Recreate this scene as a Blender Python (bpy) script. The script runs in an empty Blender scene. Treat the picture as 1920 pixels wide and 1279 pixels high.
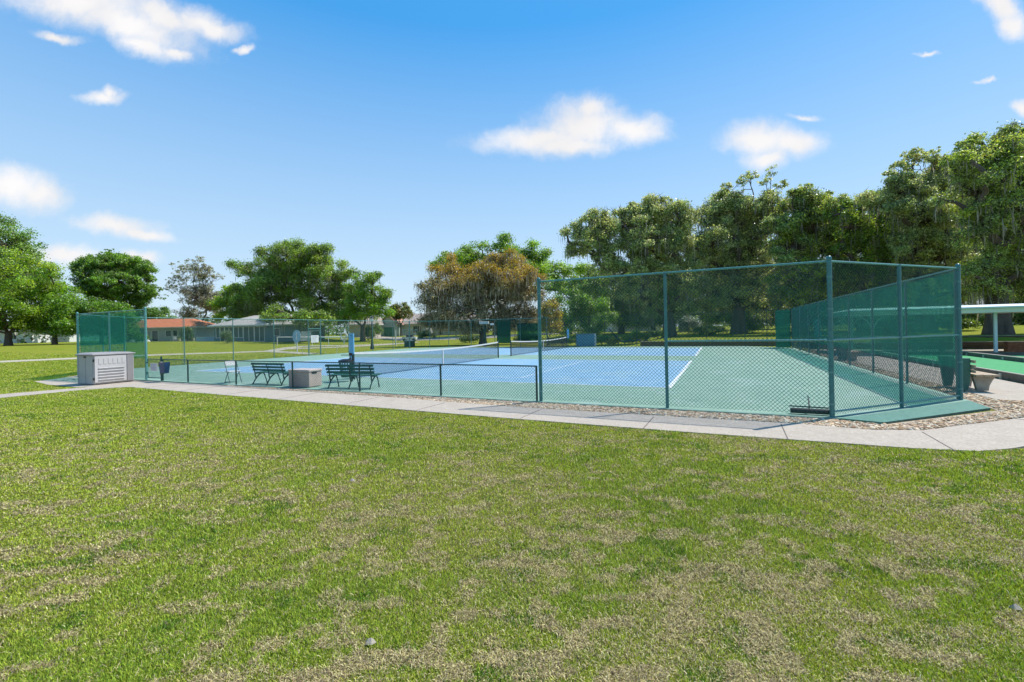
import bpy, math, random
import numpy as np
from mathutils import Matrix, Vector
random.seed(7)
rng = np.random.default_rng(11)
C = bpy.context.scene.collection
sc = bpy.context.scene
R = math.radians

# ------------------------------------------------------------------ camera
F, HX, HY, ROLL, CH = 824.4, 960.0, 618.9, 0.0206, 1.823      # pixels are those of the 1920 x 1279 photograph
cam = bpy.data.cameras.new('camera')
cam.sensor_width = 36.0
cam.lens = F / 1920 * 36.0
cam.shift_y = -(639.5 - HY) / 1920
cam.clip_start, cam.clip_end = 0.05, 3000
camo = bpy.data.objects.new('camera', cam)
camo.matrix_world = Matrix.Translation((0, 0, CH)) @ Matrix.Rotation(R(90), 4, 'X') @ Matrix.Rotation(-ROLL, 4, 'Z')
C.objects.link(camo)
sc.camera = camo

# ------------------------------------------------------------------ light and sky
SUN = Vector((1.88, 0.80, 3.00)).normalized()
SUN_EL = math.asin(SUN.z)
SUN_AZ = math.atan2(SUN.x, SUN.y)
sun = bpy.data.lights.new('sun', 'SUN')
sun.energy = 4.4
sun.angle = R(0.53)
sun.color = (1.0, 0.955, 0.88)
suno = bpy.data.objects.new('sun', sun)
suno.rotation_euler = (-SUN).to_track_quat('-Z', 'Y').to_euler()
suno.location = (30, 10, 50)
C.objects.link(suno)

sc.view_settings.view_transform = 'Standard'
sc.view_settings.look = 'None'
sc.view_settings.exposure = 0.5
sc.view_settings.gamma = 1
sc.view_settings.use_curve_mapping = False
sc.cycles.max_bounces = 8
sc.cycles.diffuse_bounces = 6
sc.cycles.transparent_max_bounces = 16
sc.cycles.use_adaptive_sampling = True
sc.cycles.adaptive_threshold = 0.02

world = bpy.data.worlds.new('World')
sc.world = world
world.use_nodes = True
WT = world.node_tree
WT.nodes.clear()


def N(t, typ, **kw):
    n = t.nodes.new(typ)
    for k, v in kw.items():
        if k.startswith('i_'):
            n.inputs[k[2:].replace('_', ' ')].default_value = v
        else:
            setattr(n, k, v)
    return n


def L(t, a, b):
    t.links.new(a, b)


def M(t, op, a, b=None, c=None, clamp=False):
    n = t.nodes.new('ShaderNodeMath')
    n.operation = op
    n.use_clamp = clamp
    for i, v in enumerate((a, b, c)):
        if v is None:
            continue
        if isinstance(v, (int, float)):
            n.inputs[i].default_value = v
        else:
            L(t, v, n.inputs[i])
    return n.outputs[0]


def unroll(px, py):
    dx, dy = px - HX, py - HY
    c, s = math.cos(ROLL), math.sin(ROLL)
    return (c * dx - s * dy) / F, (s * dx + c * dy) / F


def ray(px, py):
    u, v = unroll(px, py)
    return u, -v


sky = N(WT, 'ShaderNodeTexSky', sky_type='NISHITA', sun_disc=False, sun_elevation=SUN_EL, sun_rotation=SUN_AZ,
        altitude=10, air_density=1.0, dust_density=0.35, ozone_density=3.0)
hsv = N(WT, 'ShaderNodeHueSaturation')
hsv.inputs['Hue'].default_value = 0.492
hsv.inputs['Saturation'].default_value = 1.32
hsv.inputs['Value'].default_value = 1.32
L(WT, sky.outputs[0], hsv.inputs['Color'])
# clouds, placed by direction in the sky
tc = N(WT, 'ShaderNodeTexCoord')
sep = N(WT, 'ShaderNodeSeparateXYZ')
L(WT, tc.outputs['Generated'], sep.inputs[0])
ysafe = M(WT, 'MAXIMUM', sep.outputs[1], 0.05)
cu = M(WT, 'DIVIDE', sep.outputs[0], ysafe)
cv = M(WT, 'DIVIDE', sep.outputs[2], ysafe)
comb = N(WT, 'ShaderNodeCombineXYZ')
L(WT, cu, comb.inputs[0])
L(WT, cv, comb.inputs[1])
nz = N(WT, 'ShaderNodeTexNoise', noise_dimensions='2D')
nz.inputs['Scale'].default_value = 9
nz.inputs['Detail'].default_value = 9
nz.inputs['Roughness'].default_value = 0.56
L(WT, comb.outputs[0], nz.inputs['Vector'])
sub = N(WT, 'ShaderNodeVectorMath', operation='SUBTRACT')
L(WT, nz.outputs['Color'], sub.inputs[0])
sub.inputs[1].default_value = (0.5, 0.5, 0.5)
sc1 = N(WT, 'ShaderNodeVectorMath', operation='MULTIPLY')
L(WT, sub.outputs[0], sc1.inputs[0])
sc1.inputs[1].default_value = (0.085, 0.05, 0)
warp = N(WT, 'ShaderNodeVectorMath', operation='ADD')
L(WT, comb.outputs[0], warp.inputs[0])
L(WT, sc1.outputs[0], warp.inputs[1])
CLOUDS = [  # px, py, rx, ry, angle in the photograph
    (150, 5, 160, 42, 6), (240, 45, 150, 38, 20), (300, 30, 105, 30, 22), (270, 85, 70, 24, 15), (330, 98, 45, 13, 22), (400, 55, 70, 22, 14), (375, 40, 60, 28, 10),
    (108, 72, 50, 10, 5), (463, 95, 15, 8, 0), (192, 182, 46, 14, 0), (205, 172, 20, 14, 0),
    (20, 350, 70, 42, 8), (75, 368, 55, 30, 15), (215, 423, 85, 20, 5), (270, 437, 60, 12, 12), (130, 480, 75, 20, 4), (265, 485, 45, 16, 8),
    (1095, 235, 95, 50, 0), (1190, 242, 68, 30, 0), (1010, 262, 125, 27, 0), (1060, 275, 100, 20, 0), (1110, 205, 45, 25, 0),
    (1425, 262, 80, 34, 0), (1480, 270, 60, 32, 0), (1430, 300, 48, 24, 0), (1515, 216, 40, 9, 2),
    (1880, 10, 62, 30, 30), (1905, 45, 40, 32, 20), (1738, 100, 28, 6, 0), (1856, 149, 24, 5, 0), (1925, 200, 22, 18, 0)]
dist = None
for (px, py, rx, ry, ang) in CLOUDS:
    u0, v0 = ray(px, py)
    mp = N(WT, 'ShaderNodeMapping', vector_type='TEXTURE')
    mp.inputs['Location'].default_value = (u0, v0, 0)
    mp.inputs['Rotation'].default_value = (0, 0, -R(ang))
    mp.inputs['Scale'].default_value = (1.12 * rx / F, 1.12 * ry / F, 1)
    L(WT, warp.outputs[0], mp.inputs[0])
    ln = N(WT, 'ShaderNodeVectorMath', operation='LENGTH')
    L(WT, mp.outputs[0], ln.inputs[0])
    ln0 = ln.outputs['Value']
    faint = 0.30 if ry <= 10 and px > 500 else 0.0
    if faint:
        ln = N(WT, 'ShaderNodeMath', operation='ADD')
        L(WT, ln0, ln.inputs[0])
        ln.inputs[1].default_value = faint
    if dist is None:
        dist = ln.outputs[0] if faint else ln0
    else:
        dist = M(WT, 'SMOOTH_MIN', dist, ln.outputs[0] if faint else ln0, 0.35)
mr = N(WT, 'ShaderNodeMapRange', interpolation_type='SMOOTHSTEP')
nz3 = N(WT, 'ShaderNodeTexNoise', noise_dimensions='2D')
nz3.inputs['Scale'].default_value = 26
nz3.inputs['Detail'].default_value = 8
nz3.inputs['Roughness'].default_value = 0.62
L(WT, warp.outputs[0], nz3.inputs['Vector'])
dist = M(WT, 'ADD', dist, M(WT, 'MULTIPLY', M(WT, 'SUBTRACT', nz3.outputs['Fac'], 0.5), 0.5))
L(WT, dist, mr.inputs['Value'])
mr.inputs['From Min'].default_value = 1.22
mr.inputs['From Max'].default_value = 0.12
mask = M(WT, 'MULTIPLY', mr.outputs[0], M(WT, 'GREATER_THAN', sep.outputs[1], 0.06))
nz2 = N(WT, 'ShaderNodeTexNoise', noise_dimensions='2D')
nz2.inputs['Scale'].default_value = 5
nz2.inputs['Detail'].default_value = 4
L(WT, comb.outputs[0], nz2.inputs['Vector'])
cr = N(WT, 'ShaderNodeMapRange')
L(WT, nz2.outputs['Fac'], cr.inputs['Value'])
cr.inputs['From Min'].default_value = 0.3
cr.inputs['From Max'].default_value = 0.7
cr.inputs['To Min'].default_value = 5.3
cr.inputs['To Max'].default_value = 5.95
ccol = N(WT, 'ShaderNodeVectorMath', operation='SCALE')
ccol.inputs[0].default_value = (1.0, 0.985, 0.99)
L(WT, cr.outputs[0], ccol.inputs['Scale'])
hz = N(WT, 'ShaderNodeMapRange')
L(WT, sep.outputs[2], hz.inputs['Value'])
hz.inputs['From Min'].default_value = 0.57
hz.inputs['From Max'].default_value = -0.03
even = N(WT, 'ShaderNodeMixRGB')
even.inputs[0].default_value = 0.72
even.inputs[2].default_value = (0.42, 2.32, 5.25, 1)
L(WT, hsv.outputs[0], even.inputs[1])
hzm = N(WT, 'ShaderNodeMixRGB')
L(WT, hz.outputs[0], hzm.inputs[0])
L(WT, even.outputs[0], hzm.inputs[1])
hzm.inputs[2].default_value = (4.2, 5.15, 5.8, 1)
mixc = N(WT, 'ShaderNodeMixRGB')
L(WT, mask, mixc.inputs[0])
L(WT, hzm.outputs[0], mixc.inputs[1])
L(WT, ccol.outputs[0], mixc.inputs[2])
bg = N(WT, 'ShaderNodeBackground')
bg.inputs['Strength'].default_value = 0.12
L(WT, mixc.outputs[0], bg.inputs[0])
wo = N(WT, 'ShaderNodeOutputWorld')
L(WT, bg.outputs[0], wo.inputs[0])

# ------------------------------------------------------------------ frame of the court
OX, OY, TH = -24.0995, 22.9087, 0.4415          # corner of the court in world metres, turn of its front edge
CT, ST = math.cos(TH), math.sin(TH)
S = 3.048
SB = S * 1.0449                                  # post spacing along the sides


def W(a, b, z=0.0):
    return (OX + a * CT + b * ST, OY - a * ST + b * CT, z)


def AB(x, y):
    dx, dy = x - OX, y - OY
    return dx * CT - dy * ST, dx * ST + dy * CT


def sstep(e0, e1, x):
    t = np.clip((x - e0) / (e1 - e0), 0, 1)
    return t * t * (3 - 2 * t)


def vnoise(x, y, seed=0):
    xi, yi = np.floor(x).astype(np.int64), np.floor(y).astype(np.int64)
    fx, fy = x - xi, y - yi
    fx, fy = fx * fx * (3 - 2 * fx), fy * fy * (3 - 2 * fy)

    def h(i, j):
        n = (i * 374761393 + j * 668265263 + seed * 1442695041) & 0xffffffff
        n = ((n ^ (n >> 13)) * 1274126177) & 0xffffffff
        return ((n ^ (n >> 16)) & 0xffff) / 65535.0
    return (h(xi, yi) * (1 - fx) + h(xi + 1, yi) * fx) * (1 - fy) + (h(xi, yi + 1) * (1 - fx) + h(xi + 1, yi + 1) * fx) * fy


def fbm(x, y, o=4, seed=0):
    v, a, t = 0, 0.5, 0
    for k in range(o):
        v = v + a * vnoise(x * 2 ** k, y * 2 ** k, seed + k)
        t += a
        a *= 0.5
    return v / t


def terr(x, y):
    x, y = np.asarray(x, float), np.asarray(y, float)
    a, b = AB(x, y)
    D = np.maximum(b - 38, -a - 6)
    left = 1.1 * sstep(4, 36, D)
    be = 34.2 - 5.4 * sstep(37.2, 39.5, a)
    rg = sstep(22, 27, a)
    right = 0.42 * sstep(0, 0.35, b - be) + 0.28 * sstep(1.6, 1.9, b - be) + 0.5 * sstep(2, 30, b - be)
    h = left * (1 - rg) + right * rg
    far = sstep(90, 260, np.hypot(x, y)) * 0.6
    bump = (fbm(x * 0.5, y * 0.5, 3, 5) - 0.5) * 0.05 * sstep(2.3, 5, np.maximum(-b, -a)) * (y < 22)
    return -0.045 + h + far + bump


def gpt(px, py, h=0.0):
    u, v = ray(px, py)
    t = 1.0
    pt = 1.0
    while t < 400:
        if CH + v * t <= float(terr(u * t, t)) + h:
            break
        pt = t
        t *= 1.01
    lo, hi = pt, t
    for _ in range(30):
        m = (lo + hi) / 2
        if CH + v * m <= float(terr(u * m, m)) + h:
            hi = m
        else:
            lo = m
    return Vector((u * hi, hi, float(terr(u * hi, hi))))


def at(px, py, Z):
    u, v = ray(px, py)
    return Vector((u * Z, Z, CH + v * Z))


# ------------------------------------------------------------------ materials
MATS = {}


def newmat(name):
    m = bpy.data.materials.new(name)
    m.use_nodes = True
    t = m.node_tree
    return m, t, t.nodes['Principled BSDF']


def mat(name, col, rough=0.6, metal=0.0, var=0.12, scale=8.0, bump=0.0, bscale=60.0, spec=0.5, stretch=(1, 1, 1)):
    """painted / plain surface with a little procedural dirt and relief"""
    if name in MATS:
        return MATS[name]
    m, t, p = newmat(name)
    tcn = N(t, 'ShaderNodeTexCoord')
    mp = N(t, 'ShaderNodeMapping')
    mp.inputs['Scale'].default_value = stretch
    L(t, tcn.outputs['Object'], mp.inputs[0])
    n = N(t, 'ShaderNodeTexNoise')
    n.inputs['Scale'].default_value = scale
    n.inputs['Detail'].default_value = 6
    n.inputs['Roughness'].default_value = 0.65
    L(t, mp.outputs[0], n.inputs['Vector'])
    r = N(t, 'ShaderNodeValToRGB')
    r.color_ramp.elements[0].position = 0.3
    r.color_ramp.elements[1].position = 0.72
    r.color_ramp.elements[0].color = tuple(c * (1 - var) for c in col) + (1,)
    r.color_ramp.elements[1].color = tuple(min(1, c * (1 + var)) for c in col) + (1,)
    L(t, n.outputs['Fac'], r.inputs[0])
    L(t, r.outputs[0], p.inputs['Base Color'])
    p.inputs['Roughness'].default_value = rough
    p.inputs['Metallic'].default_value = metal
    p.inputs['Specular IOR Level'].default_value = spec
    if bump:
        n2 = N(t, 'ShaderNodeTexNoise')
        n2.inputs['Scale'].default_value = bscale
        n2.inputs['Detail'].default_value = 4
        L(t, mp.outputs[0], n2.inputs['Vector'])
        b = N(t, 'ShaderNodeBump')
        b.inputs['Strength'].default_value = bump
        b.inputs['Distance'].default_value = 0.02
        L(t, n2.outputs['Fac'], b.inputs['Height'])
        L(t, b.outputs[0], p.inputs['Normal'])
    MATS[name] = m
    return m


def layered(name, cols, scales, rough=0.8, bump=0.3, bscale=80, stretch=(1, 1, 1), speck=None, lo=0.35, hi=0.65):
    """several noise octaves mixing a list of colours; object coordinates in metres"""
    m, t, p = newmat(name)
    tcn = N(t, 'ShaderNodeTexCoord')
    mp = N(t, 'ShaderNodeMapping')
    mp.inputs['Scale'].default_value = stretch
    L(t, tcn.outputs['Object'], mp.inputs[0])
    cur = None
    for i, (c, s) in enumerate(zip(cols[1:], scales)):
        n = N(t, 'ShaderNodeTexNoise')
        n.inputs['Scale'].default_value = s
        n.inputs['Detail'].default_value = 5
        n.inputs['Roughness'].default_value = 0.6
        L(t, mp.outputs[0], n.inputs['Vector'])
        r = N(t, 'ShaderNodeMapRange')
        r.inputs['From Min'].default_value = lo
        r.inputs['From Max'].default_value = hi
        L(t, n.outputs['Fac'], r.inputs['Value'])
        mx = N(t, 'ShaderNodeMixRGB')
        L(t, r.outputs[0], mx.inputs[0])
        if cur is None:
            mx.inputs[1].default_value = tuple(cols[0]) + (1,)
        else:
            L(t, cur, mx.inputs[1])
        mx.inputs[2].default_value = tuple(c) + (1,)
        cur = mx.outputs[0]
    L(t, cur, p.inputs['Base Color'])
    p.inputs['Roughness'].default_value = rough
    n2 = N(t, 'ShaderNodeTexNoise')
    n2.inputs['Scale'].default_value = bscale
    n2.inputs['Detail'].default_value = 5
    L(t, mp.outputs[0], n2.inputs['Vector'])
    b = N(t, 'ShaderNodeBump')
    b.inputs['Strength'].default_value = bump
    b.inputs['Distance'].default_value = 0.03
    L(t, n2.outputs['Fac'], b.inputs['Height'])
    L(t, b.outputs[0], p.inputs['Normal'])
    p.inputs['Specular IOR Level'].default_value = 0.06 if name == 'lawn' else 0.25
    MATS[name] = m
    return m


def vcol_mat(name, rough=0.6, trans=0.35, spec=0.3, tval=1.25):
    """colour from the mesh's own attribute (each leaf, blade or pebble its own tone), part translucent"""
    m, t, p = newmat(name)
    at_ = N(t, 'ShaderNodeAttribute', attribute_name='Col')
    L(t, at_.outputs['Color'], p.inputs['Base Color'])
    p.inputs['Roughness'].default_value = rough
    p.inputs['Specular IOR Level'].default_value = spec
    if trans:
        tr = N(t, 'ShaderNodeBsdfTranslucent')
        hs = N(t, 'ShaderNodeHueSaturation')
        hs.inputs['Hue'].default_value = 0.485
        hs.inputs['Saturation'].default_value = 1.1
        hs.inputs['Value'].default_value = tval
        L(t, at_.outputs['Color'], hs.inputs['Color'])
        L(t, hs.outputs[0], tr.inputs['Color'])
        mx = N(t, 'ShaderNodeMixShader')
        mx.inputs[0].default_value = trans
        L(t, p.outputs[0], mx.inputs[1])
        L(t, tr.outputs[0], mx.inputs[2])
        L(t, mx.outputs[0], t.nodes['Material Output'].inputs['Surface'])
    MATS[name] = m
    return m


def screen_mat(name, col, hole, tint=(0.22, 0.72, 0.58)):
    m, t, p = newmat(name)
    n = N(t, 'ShaderNodeTexNoise')
    tcn = N(t, 'ShaderNodeTexCoord')
    L(t, tcn.outputs['Object'], n.inputs['Vector'])
    n.inputs['Scale'].default_value = 1.3
    n.inputs['Detail'].default_value = 4
    r = N(t, 'ShaderNodeValToRGB')
    r.color_ramp.elements[0].position = 0.3
    r.color_ramp.elements[1].position = 0.7
    r.color_ramp.elements[0].color = tuple(c * 0.8 for c in col) + (1,)
    r.color_ramp.elements[1].color = tuple(c * 1.25 for c in col) + (1,)
    L(t, n.outputs['Fac'], r.inputs[0])
    L(t, r.outputs[0], p.inputs['Base Color'])
    p.inputs['Roughness'].default_value = 0.6
    tl = N(t, 'ShaderNodeBsdfTranslucent')
    L(t, r.outputs[0], tl.inputs['Color'])
    m1 = N(t, 'ShaderNodeMixShader')
    m1.inputs[0].default_value = 0.5
    L(t, p.outputs[0], m1.inputs[1])
    L(t, tl.outputs[0], m1.inputs[2])
    tp = N(t, 'ShaderNodeBsdfTransparent')
    tp.inputs['Color'].default_value = tuple(tint) + (1,)
    m2 = N(t, 'ShaderNodeMixShader')
    m2.inputs[0].default_value = hole
    L(t, m1.outputs[0], m2.inputs[1])
    L(t, tp.outputs[0], m2.inputs[2])
    L(t, m2.outputs[0], t.nodes['Material Output'].inputs['Surface'])
    MATS[name] = m
    return m


POST = mat('teal_enamel', (0.035, 0.165, 0.165), 0.32, var=0.25, scale=14)
RAIL = mat('teal_rail', (0.10, 0.27, 0.25), 0.3, var=0.25, scale=14)
WIRE = mat('green_vinyl_wire', (0.020, 0.085, 0.068), 0.24, var=0.2, scale=6)
FARP = mat('faded_teal_enamel', (0.10, 0.20, 0.185), 0.4, var=0.25, scale=10)
LOWP = mat('dark_green_enamel', (0.010, 0.055, 0.050), 0.35, var=0.3, scale=14)
BENCHG = mat('bench_green', (0.012, 0.10, 0.065), 0.4, var=0.25, scale=12)
IRON = mat('black_green_iron', (0.008, 0.035, 0.032), 0.45)
BLACK = mat('black_plastic', (0.012, 0.012, 0.013), 0.4)
WHITE = mat('white_paint', (0.60, 0.60, 0.58), 0.5, var=0.08, scale=3)
LBLUE = mat('light_blue_panel', (0.15, 0.40, 0.60), 0.45, var=0.15)
BEIGE = mat('shed_beige', (0.40, 0.375, 0.37), 0.55, var=0.06, scale=4)
LIDG = mat('shed_grey_lid', (0.28, 0.26, 0.26), 0.6, var=0.1, scale=4)
TAN = mat('tan_resin', (0.46, 0.37, 0.33), 0.6, var=0.12, scale=5)
CONC = mat('cast_concrete', (0.33, 0.29, 0.23), 0.85, var=0.2, scale=5, bump=0.3)
PLANK = mat('weathered_plank', (0.42, 0.32, 0.22), 0.8, var=0.25, scale=5, stretch=(1, 8, 8), bump=0.2)
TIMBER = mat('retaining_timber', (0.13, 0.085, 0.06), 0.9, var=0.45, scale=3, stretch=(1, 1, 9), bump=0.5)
BARK = mat('bark', (0.105, 0.078, 0.055), 0.95, var=0.5, scale=2.2, bump=0.8, bscale=9, stretch=(1, 1, 0.3))
NET = mat('net_cord', (0.02, 0.025, 0.03), 0.7)
LEAF = vcol_mat('leaf', 0.42, 0.40, 0.55, 1.7)
MOSSM = vcol_mat('hanging_moss', 0.9, 0.3, 0.1)
BLADE = vcol_mat('grass_blade', 0.6, 0.3, 0.15)
PEB = vcol_mat('pebble', 0.95, 0, 0.05)
SCREEN = screen_mat('windscreen_fabric', (0.020, 0.60, 0.38), 0.76, (0.50, 0.90, 0.76))
SCREEND = screen_mat('windscreen_fabric_dense', (0.004, 0.085, 0.062), 0.07)
SCREENL = screen_mat('windscreen_fabric_left', (0.006, 0.17, 0.125), 0.5, (0.3, 0.75, 0.65))
GLASS = mat('dark_window_glass', (0.03, 0.045, 0.05), 0.08, var=0.3, scale=1)

GREENC = layered('court_green', [(0.150, 0.275, 0.205), (0.190, 0.310, 0.240), (0.122, 0.248, 0.185), (0.225, 0.325, 0.265)], [0.35, 1.7, 14], 0.75, 0.12, 90, lo=0.41, hi=0.60)
BLUEC = layered('court_blue', [(0.135, 0.295, 0.440), (0.185, 0.345, 0.475), (0.105, 0.260, 0.405), (0.24, 0.375, 0.48)], [0.3, 1.5, 12], 0.7, 0.12, 90, lo=0.41, hi=0.60)
LINE = mat('line_paint', (0.58, 0.61, 0.62), 0.7, var=0.12, scale=6)
PAVE = layered('pavement_concrete', [(0.45, 0.380, 0.315), (0.38, 0.325, 0.265), (0.49, 0.425, 0.355), (0.33, 0.28, 0.225)], [0.8, 4, 30], 0.85, 0.2, 120)
FPAVE = layered('far_path_concrete', [(0.40, 0.365, 0.28), (0.34, 0.31, 0.23)], [1.2], 0.9, 0.1, 60)
JOINT = mat('joint_dark', (0.12, 0.10, 0.09), 0.9)
GRAVB = layered('gravel_bed', [(0.44, 0.34, 0.24), (0.26, 0.18, 0.12), (0.52, 0.42, 0.31)], [22, 60], 0.9, 0.9, 70, lo=0.42, hi=0.58)
ROAD = layered('asphalt', [(0.16, 0.15, 0.14), (0.20, 0.19, 0.18)], [2], 0.9, 0.1, 60)
LANE = layered('lane_carpet', [(0.07, 0.30, 0.115), (0.085, 0.345, 0.14), (0.06, 0.27, 0.105)], [1.2, 9], 0.9, 0.2, 150)
LAWN = layered('lawn', [(0.225, 0.255, 0.022), (0.30, 0.275, 0.040), (0.165, 0.235, 0.016), (0.26, 0.25, 0.040), (0.12, 0.155, 0.014)], [0.16, 0.5, 2.2, 30], 0.95, 0.8, 40, stretch=(0.6, 1.2, 1), lo=0.40, hi=0.66)


# under the modelled blades the ground itself shows: thatch and soil, giving way to the closed sward farther off
_t = LAWN.node_tree
_p = _t.nodes['Principled BSDF']
_src = _p.inputs['Base Color'].links[0].from_socket
_tc = N(_t, 'ShaderNodeTexCoord')
_ln = N(_t, 'ShaderNodeVectorMath', operation='LENGTH')
L(_t, _tc.outputs['Object'], _ln.inputs[0])
_mr = N(_t, 'ShaderNodeMapRange', interpolation_type='SMOOTHSTEP')
L(_t, _ln.outputs['Value'], _mr.inputs['Value'])
_mr.inputs['From Min'].default_value = 5
_mr.inputs['From Max'].default_value = 24
_nz = N(_t, 'ShaderNodeTexNoise')
_nz.inputs['Scale'].default_value = 14
_nz.inputs['Detail'].default_value = 6
L(_t, _tc.outputs['Object'], _nz.inputs['Vector'])
_rp = N(_t, 'ShaderNodeValToRGB')
_rp.color_ramp.elements[0].position = 0.35
_rp.color_ramp.elements[0].color = (0.060, 0.064, 0.020, 1)
_rp.color_ramp.elements[1].position = 0.68
_rp.color_ramp.elements[1].color = (0.25, 0.215, 0.085, 1)
L(_t, _nz.outputs['Fac'], _rp.inputs[0])
_mx = N(_t, 'ShaderNodeMixRGB')
L(_t, _mr.outputs[0], _mx.inputs[0])
L(_t, _rp.outputs[0], _mx.inputs[1])
L(_t, _src, _mx.inputs[2])
L(_t, _mx.outputs[0], _p.inputs['Base Color'])


# ------------------------------------------------------------------ mesh helpers
class MB:
    def __init__(s):
        s.v, s.f = [], []

    def add(s, v, f):
        o = len(s.v)
        s.v += [tuple(p) for p in v]
        s.f += [tuple(i + o for i in q) for q in f]
        return s

    def box(s, c, d, rz=0, rx=0, ry=0):
        m = Matrix.Translation(c) @ Matrix.Rotation(rz, 4, 'Z') @ Matrix.Rotation(ry, 4, 'Y') @ Matrix.Rotation(rx, 4, 'X')
        v = [m @ Vector((x * d[0] / 2, y * d[1] / 2, z * d[2] / 2)) for z in (-1, 1) for y in (-1, 1) for x in (-1, 1)]
        return s.add(v, [(0, 2, 3, 1), (4, 5, 7, 6), (0, 1, 5, 4), (2, 6, 7, 3), (0, 4, 6, 2), (1, 3, 7, 5)])

    def b2(s, x0, x1, y0, y1, z0, z1):
        return s.box(((x0 + x1) / 2, (y0 + y1) / 2, (z0 + z1) / 2), (abs(x1 - x0), abs(y1 - y0), abs(z1 - z0)))

    def tube(s, pts, r, n=8, cap=True):
        pts = [Vector(p) for p in pts]
        if not isinstance(r, (list, tuple)):
            r = [r] * len(pts)
        o = len(s.v)
        up = Vector((0, 0, 1))
        for i, p in enumerate(pts):
            d = (pts[min(i + 1, len(pts) - 1)] - pts[max(i - 1, 0)])
            if d.length < 1e-9:
                d = Vector((0, 0, 1))
            d.normalize()
            ref = up if abs(d.z) < 0.95 else Vector((1, 0, 0))
            a = d.cross(ref).normalized()
            b = a.cross(d)
            for k in range(n):
                t = 2 * math.pi * k / n
                s.v.append(tuple(p + (a * math.cos(t) + b * math.sin(t)) * r[i]))
        for i in range(len(pts) - 1):
            for k in range(n):
                k2 = (k + 1) % n
                s.f.append((o + i * n + k, o + i * n + k2, o + (i + 1) * n + k2, o + (i + 1) * n + k))
        if cap:
            s.f.append(tuple(o + k for k in range(n))[::-1])
            s.f.append(tuple(o + (len(pts) - 1) * n + k for k in range(n)))
        return s

    def prism(s, poly, z0, z1):
        n = len(poly)
        a = sum(poly[i][0] * poly[(i + 1) % n][1] - poly[(i + 1) % n][0] * poly[i][1] for i in range(n))
        if a < 0:
            poly = poly[::-1]
        v = [(p[0], p[1], z0) for p in poly] + [(p[0], p[1], z1) for p in poly]
        f = [tuple(range(n))[::-1], tuple(range(n, 2 * n))] + [(i, (i + 1) % n, (i + 1) % n + n, i + n) for i in range(n)]
        return s.add(v, f)

    def lathe(s, c, prof, n=16):
        o = len(s.v)
        for (r, z) in prof:
            for k in range(n):
                t = 2 * math.pi * k / n
                s.v.append((c[0] + r * math.cos(t), c[1] + r * math.sin(t), c[2] + z))
        for i in range(len(prof) - 1):
            for k in range(n):
                k2 = (k + 1) % n
                s.f.append((o + i * n + k, o + i * n + k2, o + (i + 1) * n + k2, o + (i + 1) * n + k))
        s.f.append(tuple(o + k for k in range(n))[::-1])
        s.f.append(tuple(o + (len(prof) - 1) * n + k for k in range(n)))
        return s

    def build(s, name, m, parent=None, bevel=0, smooth=False):
        me = bpy.data.meshes.new(name)
        me.from_pydata(s.v, [], s.f)
        me.materials.append(m)
        me.update()
        o = bpy.data.objects.new(name, me)
        C.objects.link(o)
        if parent:
            o.parent = parent
        if smooth:
            me.shade_smooth()
        if bevel:
            b = o.modifiers.new('bevel', 'BEVEL')
            b.width = bevel
            b.segments = 2
            b.limit_method = 'ANGLE'
        return o


def tag(o, label=None, cat=None, group=None, kind=None):
    if label:
        o['label'] = label
    if cat:
        o['category'] = cat
    if group:
        o['group'] = group
    if kind:
        o['kind'] = kind
    return o


def thing(name, label, cat, loc=(0, 0, 0), rz=0, group=None):
    o = bpy.data.objects.new(name, None)
    o.location = loc
    o.rotation_euler = (0, 0, rz)
    o.empty_display_size = 0.2
    C.objects.link(o)
    return tag(o, label, cat, group)


def cthing(name, label, cat, a, b, group=None, turn=0, z=0):
    """a thing standing at court coordinates a, b: its local x runs along the front fence, its local y into the court"""
    return thing(name, label, cat, W(a, b, z), -TH + turn, group)


def quads(name, V, m, col, parent=None, nper=4):
    """V: (n,nper,3) array of separate faces, col: (n,3)"""
    n = V.shape[0]
    me = bpy.data.meshes.new(name)
    me.vertices.add(n * nper)
    me.vertices.foreach_set('co', V.reshape(-1).astype(np.float32))
    me.loops.add(n * nper)
    me.loops.foreach_set('vertex_index', np.arange(n * nper, dtype=np.int32))
    me.polygons.add(n)
    me.polygons.foreach_set('loop_start', np.arange(0, n * nper, nper, dtype=np.int32))
    me.polygons.foreach_set('loop_total', np.full(n, nper, dtype=np.int32))
    me.update()
    at_ = me.attributes.new('Col', 'FLOAT_COLOR', 'POINT')
    c4 = np.ones((n, nper, 4), np.float32)
    c4[:, :, :3] = col[:, None, :] if col.ndim == 2 else col
    at_.data.foreach_set('color', c4.reshape(-1))
    me.materials.append(m)
    o = bpy.data.objects.new(name, me)
    C.objects.link(o)
    if parent:
        o.parent = parent
    return o


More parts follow.
